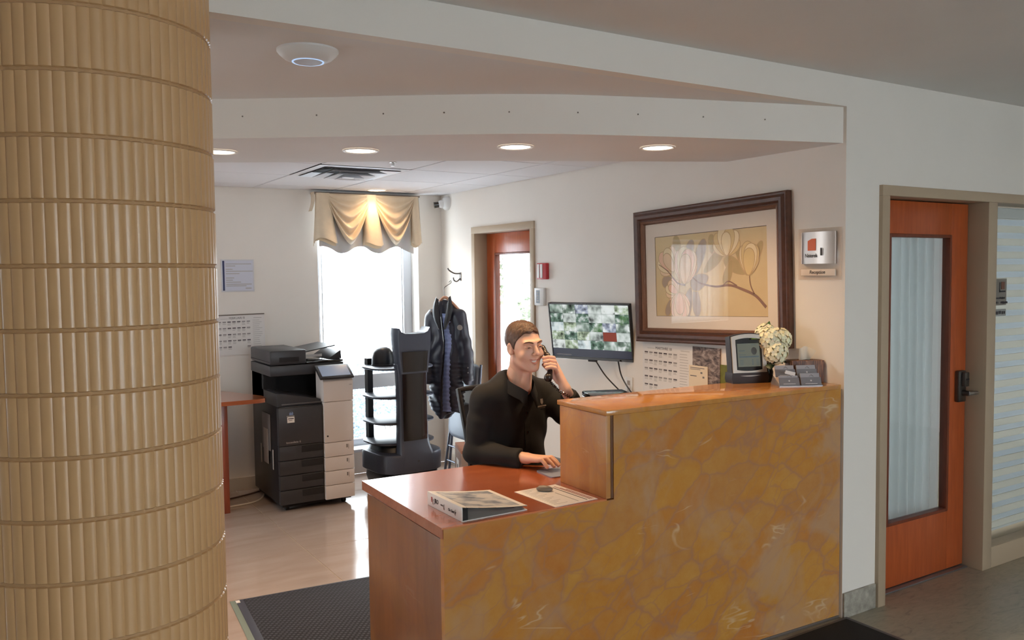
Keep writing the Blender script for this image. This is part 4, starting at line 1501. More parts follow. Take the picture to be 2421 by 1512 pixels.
# ceiling wireless access point
ap = thing('wireless_access_point', 'round white wireless access point on the ceiling', 'access point', (.925, 2.745, Z_UP))
G().lathe([(.100, 0), (.100, -.006), (.094, -.014), (.078, -.028), (.058, -.036), (.052, -.037)], 48).obj('housing', M_white_pl, ap)
G().lathe([(.052, -.0365), (.052, -.039), (.047, -.039), (.047, -.0365)], 48, cap=False).obj('light_ring', emitter('blue_white_ring', (.55, .72, 1, 1), .9), ap)
G().lathe([(.047, -.036), (.044, -.0395), (.0005, -.041)], 48).obj('centre_cap', pm('pale_grey_plastic', c(196, 196, 204), .45), ap)

# security camera in the corner
sc = thing('security_camera', 'small white dome security camera with black lens in the wall corner', 'security camera', (XR, 6.40, 2.235))
G().lathe([(.058, 0), (.058, .022), (.046, .040), (.03, .05)], 24, M=Matrix.Rotation(-PI / 2, 4, 'Y')).obj('base', M_white_pl, sc)
G().ball((-.055, .01, -.006), (.034, .034, .034), 18, 12).obj('eyeball', M_white_pl, sc)
G().cyl((-.075, .018, -.01), (-.115, .032, -.016), .024, .026, 18).obj('lens', M_black_gl, sc)

# ================================================================== WINDOW VALANCE
M_val = pm('sand_satin_cloth', c(214, 194, 166), .5, var=.04, vscale=20, sheen=.3, bump=.05, bscale=500)
val = thing('window_valance', 'sand coloured swagged cloth valance over the window', 'valance', (2.20, YB - .10, 1.84))
VW, VHt = .885, .45      # local x 0..VW, z 0 (hem) .. VHt (board)
G().box(-.01, VW + .01, -.01, .098, VHt - .012, VHt, .002).obj('board', pm('valance_board', c(120, 104, 92), .6), val)


def swag(uc, hw, drop, name='swag'):
    def fn(u, w):
        s = 2 * u - 1
        base = drop * (1 - abs(s) ** 1.7)
        t_ = w
        z = VHt - .01 - (t_ * (.10 + base) if False else t_ * base) - .035 * t_ * abs(s) ** 2
        fold = math.sin(2 * PI * 4.6 * t_ ** .9 + .5 * s)
        amp = .026 * (1 - abs(s) ** 2.5) * (.3 + .7 * t_)
        y = -.022 - .040 * t_ * (1 - abs(s) ** 2) - amp * fold
        xx = uc + hw * s * (1 - .10 * t_ * (1 - abs(s)))
        return (xx, y, z)
    return G().surf(fn, 40, 60).obj(name, M_val, val, 80)


swag(.265, .185, .40)
swag(.655, .185, .40)


def jabot(x0, x1, w0, w1, L, ph):
    """Bell of cloth, narrow at the board and open at the hem."""
    def fn(u, w):
        a = PI * (1.15 * u - .075)
        cx_ = x0 + (x1 - x0) * w
        r_ = w0 + (w1 - w0) * w ** 1.2
        z = VHt - .008 - L * w - .045 * w * math.sin(a) * -1 * .4 + .02 * w * math.sin(2 * a + ph)
        return (cx_ - r_ * math.cos(a), -.012 - .8 * r_ * abs(math.sin(a)) * (.35 + .65 * w) + .003 * math.sin(14 * u + ph), z)
    g_ = G().surf(fn, 30, 20)
    g_.surf(lambda u, w: (lambda p: (p[0], p[1] * .3 + .01, p[2] - .02 * w))(fn(1 - u, w)), 30, 20)
    return g_.obj('jabot', M_val, val, 80)


jabot(.055, .07, .055, .095, .385, 0)
jabot(.455, .47, .05, .085, .41, 1)
jabot(.845, .86, .035, .045, .40, 2)
G().surf(lambda u, w: (.03 + u * .82, .03 + .012 * math.sin(u * 38) * (1 - w), .0 + .028 * math.sin(u * 2 * PI * 2.6 + 1) * (1 - w) + w * .43), 60, 6).obj('lining', pm('pale_lining_cloth', c(206, 204, 204), .8, sub=.2), val, 80)
G().surf(lambda u, w: (-.012 + .012 * math.sin(PI * w) - .02 * (1 - w), -.005 + u * .09, VHt - .15 + w * .15), 4, 8).obj('return_tab', M_val, val, 80)

# ================================================================== COPIER
cp = thing('copier', 'tall black and white office copier against the back wall', 'copier', (1.66, 5.72, 0))
# local: x 0..0.555, y 0 (front) .. .68 (back)
XB = .312                 # start of the white front column
G().box(0, XB, .0, .66, .055, .735, .006).box(XB, .525, .012, .66, .055, .74, .004).obj('body', M_black_pl, cp)
G().box(.02, .52, .03, .63, .03, .055).obj('plinth', M_blk, cp)
cs_ = G().lathe([(.024, -.011), (.024, .011)], 14, M=Matrix.Rotation(PI / 2, 4, 'Y')).mesh('caster', M_blk)
for x, y in ((.06, .07), (.47, .055), (.06, .60), (.47, .60)):
    o = bpy.data.objects.new('caster', cs_)
    COL.objects.link(o)
    o.parent = cp
    o.location = (x, y, .024)
G().box(-.006, XB - .006, -.012, .03, .465, .728, .005).obj('front_cover', M_char_pl, cp)
for k in range(4):
    z1 = .462 - k * .103
    dr = G().box(-.004, XB - .006, -.010, .03, z1 - .098, z1, .004).obj('paper_drawer', M_char_pl, cp)
    G().box(.15, XB - .008, -.0125, .0, z1 - .052, z1 - .006, .003).obj('drawer_grip', M_blk, dr)
M_beige = pm('warm_white_plastic', c(212, 204, 200), .4)


def wpanel(x0, x1, z0, z1, y0=-.03):
    return G().box(x0, x1, y0, .02, z0, z1, .005)


wpanel(XB, .528, .052, .150).obj('white_panel', M_beige, cp)
for k, (z0, z1) in enumerate(((.153, .252), (.255, .352), (.355, .455))):
    p_ = wpanel(XB, .528, z0, z1).obj('white_panel', M_beige, cp)
    G().box(.470, .480, -.0305, -.029, (z0 + z1) / 2 + .005, (z0 + z1) / 2 + .03).box(.485, .488, -.0305, -.029, (z0 + z1) / 2 - .005, (z0 + z1) / 2 + .03).obj('size_mark', M_ink, p_)
wpanel(XB, .528, .458, .745).obj('white_panel', M_beige, cp)
G().prism([(-.03, .748), (-.03, .885), (-.018, .903), (.10, .955), (.13, .955), (.13, .748)], XB, .528, 'x').obj('control_tower', M_beige, cp)
G().lathe([(.006, 0), (.006, .003)], 12, M=Matrix.Translation((XB + .022, -.03, .505)) @ Matrix.Rotation(PI / 2, 4, 'X')).obj('key_lock', M_blk, cp)
G().box(.50, .52, -.0305, -.029, .858, .861).obj('status_mark', M_ink, cp)
# output bay: recessed back wall, side post, tray
G().box(.0, .09, .36, .66, .735, .93).box(.0, .50, .40, .66, .735, .93).box(.44, .525, .10, .66, .74, .93).obj('bay_wall', M_blk, cp)
G().prism([(.0, .735), (.31, .735), (.31, .765), (.03, .822), (0, .822)], .03, .40, 'y').obj('output_tray', M_char_pl, cp)
G().box(.03, .31, .02, .035, .742, .752, .002, M=Matrix.Translation((0, 0, .0)) @ Matrix.Rotation(.0, 4, 'Y')).obj('tray_edge', pm('mid_grey_plastic', c(92, 90, 92), .4), cp)
# scanner and document feeder
G().box(-.005, .535, .16, .67, .93, 1.005, .006).obj('scanner', M_char_pl, cp)
fd = G().box(-.005, .255, .155, .67, 1.010, 1.112, .012).obj('document_feeder', M_char_pl, cp)
G().box(.06, .20, .152, .156, 1.028, 1.062, .002).obj('feeder_handle', M_blk, fd)
G().box(-.0065, -.004, .17, .66, 1.030, 1.033).box(-.006, .256, .1535, .156, 1.020, 1.022).obj('seam', M_blk, fd)
G().box(.255, .53, .16, .67, 1.008, 1.025, .004).obj('scanner_lid', M_black_gl, cp)
g = G().add([(.25, .24, 1.085), (.25, .62, 1.085), (.50, .62, 1.125), (.50, .24, 1.125), (.25, .24, 1.077), (.25, .62, 1.077), (.50, .62, 1.117), (.50, .24, 1.117)], [(0, 3, 2, 1), (4, 5, 6, 7), (0, 4, 7, 3), (1, 2, 6, 5), (3, 7, 6, 2), (0, 1, 5, 4)])
g.obj('feed_tray', M_char_pl, cp)
G().prism([(.43, 1.027), (.52, 1.085), (.528, 1.085), (.532, 1.027)], .20, .56, 'y').obj('paper_stop', M_black_pl, cp)
G().box(.31, .42, .30, .302, 1.04, 1.06).obj('guide', M_white_pl, cp)
# tilted touch screen
TSM = frame_m((.408, .02, .945), (1, 0, 0), (0, .84, .54))
ts_ = G().box(-.125, .125, -.075, .075, 0, .018, .006, 0, TSM).obj('touch_panel', M_black_pl, cp)
G().box(-.105, .105, -.055, .058, .018, .0192, 0, 0, TSM).obj('touch_screen', pm('blue_grey_screen', c(140, 156, 178), .12, emit=c(120, 140, 170), estr=.2), ts_)
# labels and marks
G().box(.055, .105, -.0135, -.012, .625, .665).obj('sticker', M_paper, cp)
G().box(.06, .10, -.014, -.0135, .650, .656).box(.063, .09, -.014, -.0135, .640, .643).obj('sticker_print', M_ink_d, cp)
for k, hh in enumerate((.016, .022, .014, .024, .018)):
    G().box(.070 + k * .0055, .0745 + k * .0055, -.0135, -.012, .678, .678 + hh).obj('emblem', pm('emblem_blue', c(120, 140, 176), .5), cp)
g = G()
for k in range(9):
    g.box(.052 + k * .006, .0565 + k * .006, -.0135, -.012, .668, .6735)
g.obj('maker_print', M_ink_l, cp)
text('lettering', 'tocoolete 6', .022, M_ink_l, frame_m((.095, -.0125, .488), (1, 0, 0), (0, 0, 1)), cp)
# side recess with handle and vents
G().box(-.007, -.001, .20, .40, .40, .66, .002).obj('side_pocket', pm('side_pocket_grey', c(120, 116, 116), .5), cp)
G().box(-.009, -.006, .25, .36, .30, .55, .002).obj('side_lever', pm('pale_grey_handle', c(168, 160, 156), .5), cp)
for y in (.13, .43):
    G().box(-.008, -.004, y, y + .02, .28, .42, .002).obj('side_vent', M_ink_l, cp)

# ================================================================== LEFT TABLE
tbl = thing('side_table', 'cherry wood side table with slab leg beside the copier', 'table', (0, 0, 0))
G().prism([(.2, 5.78), (1.54, 5.76), (1.585, 5.775), (1.605, 5.82), (1.602, 5.92), (1.56, 6.04), (1.40, 6.40), (1.36, 6.44), (.2, 6.46)], .772, .80).obj('table_top', M_cherry, tbl)
G().box(1.318, 1.368, 5.93, 6.32, 0, .772, .003).obj('leg_panel', M_cherry_leg, tbl)
G().box(.25, .30, 5.93, 6.32, 0, .772, .003).obj('leg_panel', M_cherry_leg, tbl)
G().box(.30, 1.318, 6.15, 6.17, .45, .772).obj('modesty_panel', M_cherry_leg, tbl)
for k, (pts, col, lab) in enumerate((
        ([(1.10, 6.15, .006), (1.40, 6.28, .006), (1.62, 6.36, .006), (1.80, 6.45, .01)], pm('brown_cable', c(84, 60, 50), .5), 'brown cable on the floor between side table and copier'),
        ([(1.15, 5.98, .006), (1.38, 6.07, .006), (1.56, 6.10, .006), (1.66, 6.20, .006), (1.75, 6.42, .01)], pm('white_cable', c(214, 204, 190), .5), 'white cable looping on the floor between side table and copier'))):
    tag(G().tube(catmull(pts, 8), .006, 8).obj('floor_cable', col), lab, 'cable', 'floor cables by the copier')
ad = thing('power_adapter', 'white power adapter with looped cable on the floor beside the robot', 'adapter', (2.30, 6.34, 0), .3)
G().box(-.03, .03, -.05, .05, 0, .075, .008).obj('case', M_white_pl, ad)
G().tube(catmull([(0, -.05, .04), (.05, -.12, .08), (.10, -.06, .14), (.09, .05, .10), (.02, .06, .09), (.0, .02, .074)], 8), .005, 8).obj('cable', M_white_pl, ad)

# ================================================================== DELIVERY ROBOT (faces the room, -y)
rb = thing('delivery_robot', 'dark delivery robot with four trays and cat ear head by the window', 'robot', (2.665, 5.93, 0), .06)
M_rb = pm('robot_charcoal', c(62, 66, 80), .4)
M_rb_d = pm('robot_dark_panel', c(22, 22, 26), .16, coat=.3)


def rrect(hx, hy, r, n=6, cy=0., p=1.):
    out = []
    for sx, sy, a0 in ((1, 1, 0), (-1, 1, PI / 2), (-1, -1, PI), (1, -1, 1.5 * PI)):
        for k in range(n + 1):
            a = a0 + k * PI / 2 / n
            out.append((sx * (hx - r) + r * math.cos(a), cy + sy * (hy - r) + r * math.sin(a)))
    return out


def loft(secs, name, mat_, par=rb):
    return G().rings([[(x, y, z) for x, y in s] for z, s in secs]).obj(name, mat_, par, 30)


loft([(.03, rrect(.21, .22, .10)), (.10, rrect(.23, .24, .11)), (.145, rrect(.225, .235, .11))], 'chassis', M_black_pl)
loft([(.160, rrect(.258, .262, .17, 10)), (.166, rrect(.266, .270, .17, 10)), (.285, rrect(.266, .270, .17, 10)), (.300, rrect(.260, .264, .168, 10)), (.306, rrect(.248, .252, .16, 10))], 'base_shell', M_rb)
loft([(.306, rrect(.215, .20, .14, 8, .03)), (.352, rrect(.205, .19, .14, 8, .04))], 'base_neck', M_black_pl)
for k, (x, y) in enumerate(((-.17, -.12), (.17, -.12), (-.17, .14), (.17, .14))):
    G().lathe([(.03, -.015), (.03, .015)], 14, M=Matrix.Translation((x, y, .03)) @ Matrix.Rotation(PI / 2, 4, 'Y')).obj('wheel', M_blk, rb)
for z in (.372, .528, .722, .938):
    tr_ = loft([(z - .016, rrect(.243, .205, .15, 8, .045)), (z - .010, rrect(.256, .218, .158, 8, .045)), (z, rrect(.256, .218, .158, 8, .045)), (z + .004, rrect(.249, .211, .154, 8, .045))], 'tray', M_rb)
for s in (-1, 1):
    G().rings([[(s * .155 + dx, y, z) for dx, y in ((-.022, .20), (.022, .20), (.026, .245), (-.026, .245))] for z in (.33, .45, .7, .94, .99)]).obj('rear_post', M_black_pl, rb)
# tower in front: tapered panel, dark screen, head with two ears
tw = []
for z, hw, y0, y1 in ((.20, .150, -.272, -.16), (.30, .142, -.270, -.15), (.35, .130, -.245, -.135), (.42, .123, -.228, -.125), (.60, .120, -.225, -.125), (.80, .120, -.222, -.122), (.90, .124, -.222, -.12), (.97, .13, -.215, -.12)):
    tw.append((z, [(hw * (1 - .0 * q), y) for q, y in ()] or rrect(hw, (y1 - y0) / 2, .035, 4, (y0 + y1) / 2)))
loft(tw, 'tower', M_rb)
G().surf(lambda u, w: ((u - .5) * .200, -.2280 - .010 * (1 - (2 * u - 1) ** 2) - .004 * (1 - w), .40 + w * .50), 10, 4).obj('tower_screen', M_rb_d, rb)
pts = [(-.116, .90), (.116, .90), (.126, .98), (.137, 1.08), (.141, 1.15), (.140, 1.20), (.134, 1.242), (.116, 1.214), (.085, 1.200), (0, 1.196), (-.085, 1.200), (-.116, 1.214), (-.134, 1.242), (-.140, 1.20), (-.141, 1.15), (-.137, 1.08), (-.126, .98)]
pts = pts[::-1]
g = G()
g.rings([[(x * .97, -.150 + (z - .9) * .10, z) for x, z in pts], [(x, -.165 + (z - .9) * .08, z) for x, z in pts], [(x, -.225 + (z - .9) * -.03, z) for x, z in pts], [(x * .95, -.237 + (z - .9) * -.03, z * .995 + .005) for x, z in pts]])
hd = g.obj('head', M_rb, rb, 40)
G().surf(lambda u, w: ((u - .5) * .215 * (.93 + .07 * w), -.2392 - .006 * (1 - (2 * u - 1) ** 2) - .008 * w, .915 + w * .15), 10, 4).obj('face_screen', M_rb_d, hd)
G().box(-.10, .10, -.225, -.18, 1.190, 1.1975, .003).obj('lit_rim_strip', pm('pale_strip', c(170, 190, 205), .3), hd)  # pale colour stands in for the lit rim of the head
G().box(-.014, .014, -.2705, -.268, .225, .262).obj('emblem', M_ink_l, rb)
G().box(-.008, .008, -.2712, -.2705, .232, .254).obj('emblem_mark', M_char_pl, rb)
# black dome on the top tray
dm = thing('black_dome_helmet', 'black rounded dome standing on the top tray of the robot', 'dome', (2.565, 6.02, .943))
G().lathe([(.085, 0), (.088, .02), (.086, .06), (.075, .10), (.055, .125), (.028, .14), (.001, .144)], 28).obj('dome', M_black_pl, dm)
G().lathe([(.089, .0), (.091, .006), (.089, .012)], 28, cap=False).obj('rim', M_char_pl, dm)

# ================================================================== COAT ON A HOOK
hk = thing('coat_hook', 'double prong metal coat hook on the wall by the corner', 'hook', (XR, 6.19, 1.62))
G().box(-.006, 0, -.012, .012, -.04, .03, .003).obj('plate', M_dsteel, hk)
G().tube(catmull([(-.005, 0, .02), (-.05, .012, .022), (-.09, .025, .045), (-.105, .03, .065)], 6), [.006] * 18 + [.008], 8).obj('upper_prong', M_dsteel, hk)
G().tube(catmull([(-.005, 0, -.02), (-.035, .0, -.045), (-.06, .005, -.035), (-.066, .006, -.012)], 6), [.006] * 18 + [.008], 8).obj('lower_prong', M_dsteel, hk)

# local coat frame: x = viewer's right, y = out of the coat's front (towards the viewer), z up
CTX = Vector((.66, -.75, 0)).normalized()
coat = thing('winter_coat', 'long dark navy quilted coat on a hanger by the corner', 'coat', (3.112, 5.968, .0))
coat.rotation_euler = (0, 0, math.atan2(CTX.y, CTX.x))
# in this frame +y points away from the viewer, so the front is -y
G().tube(catmull([(-.03, .0, 1.45), (-.035, 0, 1.52), (-.01, .0, 1.545), (.012, .03, 1.565), (.0, .06, 1.585), (-.02, .07, 1.57)], 6), .003, 6).obj('hanger_hook', M_dsteel, coat)
G().tube(catmull([(-.16, .02, 1.33), (-.09, .01, 1.405), (-.03, 0, 1.452), (.03, .01, 1.405), (.10, .02, 1.33)], 5), .012, 8).obj('hanger', pm('pale_hanger_wood', c(190, 140, 112), .5), coat)


def coat_fn(P):
    x, y, z = P[..., 0], P[..., 1], P[..., 2]
    xc = -.03 + .0 * z
    hw = np.interp(z, [.50, .62, .9, 1.15, 1.30, 1.38, 1.44], [.125, .150, .135, .130, .120, .075, .05])
    hd_ = np.interp(z, [.50, .9, 1.2, 1.38, 1.44], [.07, .075, .075, .055, .04])
    body = (np.sqrt(((x - xc) / hw) ** 2 + ((y - .01) / hd_) ** 2) - 1) * np.minimum(hw, hd_) * .9
    low = .50 + .10 * np.abs(x + .01) ** 1.0 + .03 * np.sin(x * 30)
    body = smax(body, np.maximum(low - z, z - 1.43), .015)
    sl_ = cap(P, (-.145, .01, 1.30), (-.205, .0, .98), .056, .048)
    sl_ = smin(sl_, cap(P, (-.205, .0, .98), (-.19, -.03, .80), .047, .040), .02)
    sr_ = cap(P, (.085, .01, 1.30), (.15, .0, 1.0), .058, .050)
    sr_ = smin(sr_, cap(P, (.15, .0, 1.0), (.165, -.02, .80), .050, .045), .02)
    d = smin(body, smin(sl_, sr_, .02), .03)
    quilt = .004 * np.sin(z * 2 * PI / .035) * (z < .95)
    wr = .004 * np.sin(x * 60 + 6 * np.sin(z * 9)) * np.sin(z * 14 + x * 8)
    # front opening: a shallow valley that runs down the middle
    xo = np.interp(z, [.5, .8, 1.1, 1.40], [-.02, -.015, .0, -.03])
    val_ = .035 * np.exp(-((x - xo) / .026) ** 2) * (y < 0)
    return d + quilt * .6 + wr + val_


M_coat = pm('navy_black_nylon', c(30, 32, 48), .38, var=.2, vscale=14, sheen=.2)
g = G()
sdf_add(g, coat_fn, (-.29, -.12, .46), (.25, .12, 1.46), .0085)
g.obj('shell', M_coat, coat, 60)


def lin(u, w):
    z = .545 + w * .78
    xo = np.interp(z, [.5, .8, 1.1, 1.40], [-.02, -.015, .005, -.02])
    wd = np.interp(z, [.5, .7, 1.0, 1.3], [.045, .036, .026, .034])
    return (xo + (u - .35) * 2 * wd, -.062 + .012 * abs(2 * u - 1) + .005 * abs(math.sin(z * PI / .034)), z)


G().surf(lin, 8, 150).obj('quilted_lining', pm('slate_blue_quilt', c(120, 132, 172), .4), coat, 60)
G().tube([(lin(0, k / 30)[0] - .004, -.068, .56 + k / 30 * .74) for k in range(31)], .004, 6).obj('zip', M_black_gl, coat)
for s in (-1, 1):
    def lap(u, w, s=s):
        z = 1.20 + w * .235
        x = -.03 + s * (.012 + .055 * math.sin(PI * min(1, w * .8 + .1)) * u + .03 * w)
        return (x, -.072 - .022 * math.sin(PI * u) * (.4 + .6 * w) + .045 * w * w, z + .03 * w * u)
    G().surf(lap, 10, 14).obj('collar', pm('black_collar_cloth', c(20, 20, 26), .5), coat, 60)
G().lathe([(.022, 0), (.022, .004), (.018, .006)], 20, M=Matrix.Translation((.115, -.056, 1.215)) @ Matrix.Rotation(PI / 2 + .2, 4, 'X')).obj('round_badge', pm('badge_grey', c(150, 144, 138), .5, bump=.6, bscale=160), coat)
for z in (.86, .90):
    G().ball((.178, -.062, z), .006, 8, 6).obj('cuff_snap', M_dsteel, coat)

# ================================================================== FOLDED CHAIR AND BOX
fc_ = thing('folding_chair', 'folded grey padded chair leaning against the wall under the coat', 'chair', (3.205, 5.985, 0), 0)
lean = Matrix.Rotation(.10, 4, 'Y')
M_fpad = pm('grey_vinyl_pad', c(112, 120, 132), .45)
M_ftube = pm('grey_chair_tube', c(84, 88, 100), .35, metal=.6)


def pad(z0, z1, hw, x, name):
    prof = []
    for k in range(25):
        a = k / 24 * 2 * PI
        ca, sa = math.cos(a), math.sin(a)
        prof.append((hw * math.copysign(abs(ca) ** .45, ca), (z0 + z1) / 2 + (z1 - z0) / 2 * math.copysign(abs(sa) ** .45, sa)))
    prof = prof[:-1]
    return G().rings([[(x + d, y * q, (z0 + z1) / 2 + (z - (z0 + z1) / 2) * q) for y, z in prof] for d, q in ((.012, .94), (.006, 1), (-.010, 1), (-.022, .95), (-.026, .8))], M=lean).obj(name, M_fpad, fc_, 50)


pad(.30, .60, .20, -.02, 'seat_pad')
pad(.70, .92, .19, .0, 'back_pad')
for s in (-1, 1):
    G().tube([(.005, s * .205, .012), (.005, s * .20, .35), (.005, s * .195, .92)], .011, 10, M=lean).obj('leg', M_ftube, fc_)
    G().tube([(-.05, s * .175, .012), (-.03, s * .18, .30), (.0, s * .185, .62)], .011, 10, M=lean).obj('leg', M_ftube, fc_)
for z in (.10, .22):
    G().tube([(-.045 + z * .05, -.178, z), (-.045 + z * .05, .178, z)], .008, 8, M=lean).obj('rung', M_ftube, fc_)
for y in (-.2, .2):
    G().lathe([(.013, 0), (.013, .014)], 10, M=Matrix.Translation((.006, y, 0))).obj('foot_cap', M_blk, fc_)

bx = thing('cardboard_box', 'brown cardboard box in clear wrap behind the office chair', 'box', (3.115, 5.53, 0), -.35)
G().box(-.15, .15, -.17, .17, 0, .335, .003).obj('carton', pm('brown_carton', c(150, 98, 70), .8, var=.1, vscale=9), bx)
t = NT('clear_wrap')
t.b.inputs['Base Color'].default_value = c(200, 190, 182)
t.b.inputs['Roughness'].default_value = .25
t.b.inputs['Alpha'].default_value = .45
t.bump(t.noise(t.coords(), 22, 4).outputs[0], .5, .01)
G().box(-.154, .154, -.174, .174, .002, .31, .004).obj('plastic_wrap', t.m, bx)
G().box(-.156, -.1545, -.06, .06, .10, .24).obj('label', M_paper, bx)
G().box(-.157, -.156, -.01, .02, .16, .20).obj('label_mark', M_ink_d, bx)

# ================================================================== FLOOR MATS
t = NT('black_ribbed_mat')
v = t.coords((1, 1, 1), (0, 0, .6))
wv = t.n('ShaderNodeTexWave')
wv.inputs['Scale'].default_value = 15
t.l(v, wv.inputs['Vector'])
wv2 = t.n('ShaderNodeTexWave', bands_direction='Y')
wv2.inputs['Scale'].default_value = 15
t.l(v, wv2.inputs['Vector'])
col = t.mix(1., wv.outputs[0], wv2.outputs[0], 'MULTIPLY')
t.l(t.ramp(col, [(.1, c(22, 22, 26)), (.6, c(64, 62, 70))]), t.b.inputs['Base Color'])
t.b.inputs['Roughness'].default_value = .8
t.bump(col, .8, .004)
M_mat = t.m
m1 = thing('floor_mat', 'black ribbed rubber floor mat behind the reception desk', 'mat', (1.0, 4.28, 0), -.08)
G().box(.035, 1.36, -.86, -.012, 0, .008, .002).obj('mat_field', M_mat, m1)
G().box(0, .04, -.88, 0, 0, .0065, .001).box(.04, 1.40, -.012, 0, 0, .0065, .001).box(1.36, 1.40, -.88, -.012, 0, .0065, .001).box(.04, 1.36, -.88, -.86, 0, .0065, .001).obj('rubber_edge', pm('slate_rubber', c(62, 64, 76), .5), m1)
G().box(-.028, 0, -.88, .004, 0, .0045, .001).box(-.028, 1.0, .0, .008, 0, .003, .001).obj('tape_strip', pm('grey_green_tape', c(128, 140, 128), .4), m1)
G().box(-.004, .016, -.045, -.012, .0066, .009, .001).obj('white_scrap', M_paper, m1)
m2 = thing('lobby_mat', 'dark entrance mat on the lobby floor along the marble counter', 'mat', (3.365, 2.475, 0))
G().box(-2.2, -.03, -1.3, -.025, 0, .012, .002).obj('mat_field', pm('charcoal_carpet', c(26, 23, 24), .95, bump=.6, bscale=300), m2)
G().box(-2.23, 0, -.026, -.004, 0, .007, .002).box(-.031, 0, -1.33, -.026, 0, .007, .002).box(-2.23, -2.2, -1.33, -.026, 0, .007, .002).box(-2.2, -.031, -1.33, -1.3, 0, .007, .002).obj('rubber_edge', pm('grey_mat_edge', c(96, 88, 92), .5), m2)


# ================================================================== OFFICE CHAIR
oc = thing('office_chair', 'black mesh back office chair under the seated man', 'chair', (2.175, 3.47, 0), .05)
M_meshb = sheer('black_chair_mesh', c(24, 24, 28), .80)


def backf(u, w):
    z = .56 + w * .50
    return ((u - .5) * (.31 + .10 * w + .02 * math.sin(PI * w)), .20 + .05 * w - .03 * math.sin(PI * w) - .04 * (2 * u - 1) ** 2, z)


G().surf(backf, 16, 16).obj('back_mesh', M_meshb, oc, 80)
loop = [backf(0, k / 10) for k in range(11)] + [backf(k / 10, 1) for k in range(1, 11)] + [backf(1, 1 - k / 10) for k in range(1, 11)] + [backf(1 - k / 10, 0) for k in range(1, 11)]
G().tube(loop, .013, 8).obj('back_frame', M_black_pl, oc)
G().tube(catmull([(0, .22, .60), (0, .24, .50), (0, .12, .42)], 5), .022, 8).obj('back_support', M_black_pl, oc)
g = G()
sdf_add(g, lambda P: np.maximum(np.abs(P[..., 2] - .435) - .028, np.sqrt((np.maximum(np.abs(P[..., 0]) - .17, 0)) ** 2 + (np.maximum(np.abs(P[..., 1] + .03) - .15, 0)) ** 2) - .07) - .006, (-.27, -.28, .38), (.27, .22, .49), .012)
g.obj('seat', pm('black_seat_fabric', c(30, 30, 34), .9), oc, 50)
for s in (-1, 1):
    G().tube(catmull([(s * .20, .0, .42), (s * .27, .02, .46), (s * .275, .03, .60), (s * .275, .02, .655)], 5), .014, 8).obj('arm_post', M_black_pl, oc)
    G().box(s * .275 - .035, s * .275 + .035, -.08, .14, .655, .68, .01).obj('arm_pad', M_char_pl, oc)
G().cyl((0, 0, .10), (0, 0, .41), .028).obj('gas_post', M_black_pl, oc)
for k in range(5):
    a = k * 2 * PI / 5 + .3
    lg = G().tube([(0, 0, .11), (.14 * math.cos(a), .14 * math.sin(a), .105), (.28 * math.cos(a), .28 * math.sin(a), .07)], [.028, .024, .018], 8).obj('base_leg', M_black_pl, oc)
    G().lathe([(.028, -.016), (.028, .016)], 12, M=Matrix.Translation((.28 * math.cos(a), .28 * math.sin(a), .029)) @ Matrix.Rotation(PI / 2, 4, 'Y')).obj('caster', M_blk, lg)

# ================================================================== SEATED MAN ON THE PHONE
ROOT = np.array((2.12, 3.42, 0.))
man = thing('person', 'man in black button shirt seated at the desk, smiling, holding a phone handset', 'person', tuple(ROOT))
M_skin = pm('skin', c(216, 172, 150), .5, var=.04, vscale=18, sub=.25)
M_hair = NT('brown_hair')
hv = M_hair.coords((30, 90, 30))
hn = M_hair.noise(hv, 2.2, 4, .6, .3)
M_hair.l(M_hair.ramp(hn.outputs[0], [(.3, c(52, 37, 29)), (.7, c(98, 68, 50))]), M_hair.b.inputs['Base Color'])
M_hair.b.inputs['Roughness'].default_value = .5
M_hair.bump(hn.outputs[0], .5, .004)
M_hair = M_hair.m
M_shirt = pm('black_shirt_cloth', c(11, 11, 12), .8, var=.15, vscale=10, sheen=.03, bump=.08, bscale=500)
M_lip = pm('lip', c(200, 138, 122), .45, sub=.2)
M_teeth = pm('teeth', c(238, 230, 220), .3)

# head frame: origin between the ears, facing -y, turned a little to the man's left and tipped
HC = Vector((2.121, 3.309, 1.292))
HM = Matrix.Translation(HC) @ Matrix.Rotation(math.radians(0), 4, 'Z') @ Matrix.Rotation(math.radians(-3), 4, 'Y') @ Matrix.Rotation(math.radians(4), 4, 'X')
HMi = np.array(HM.inverted())


def to_head(P):
    return P @ HMi[:3, :3].T + HMi[:3, 3]


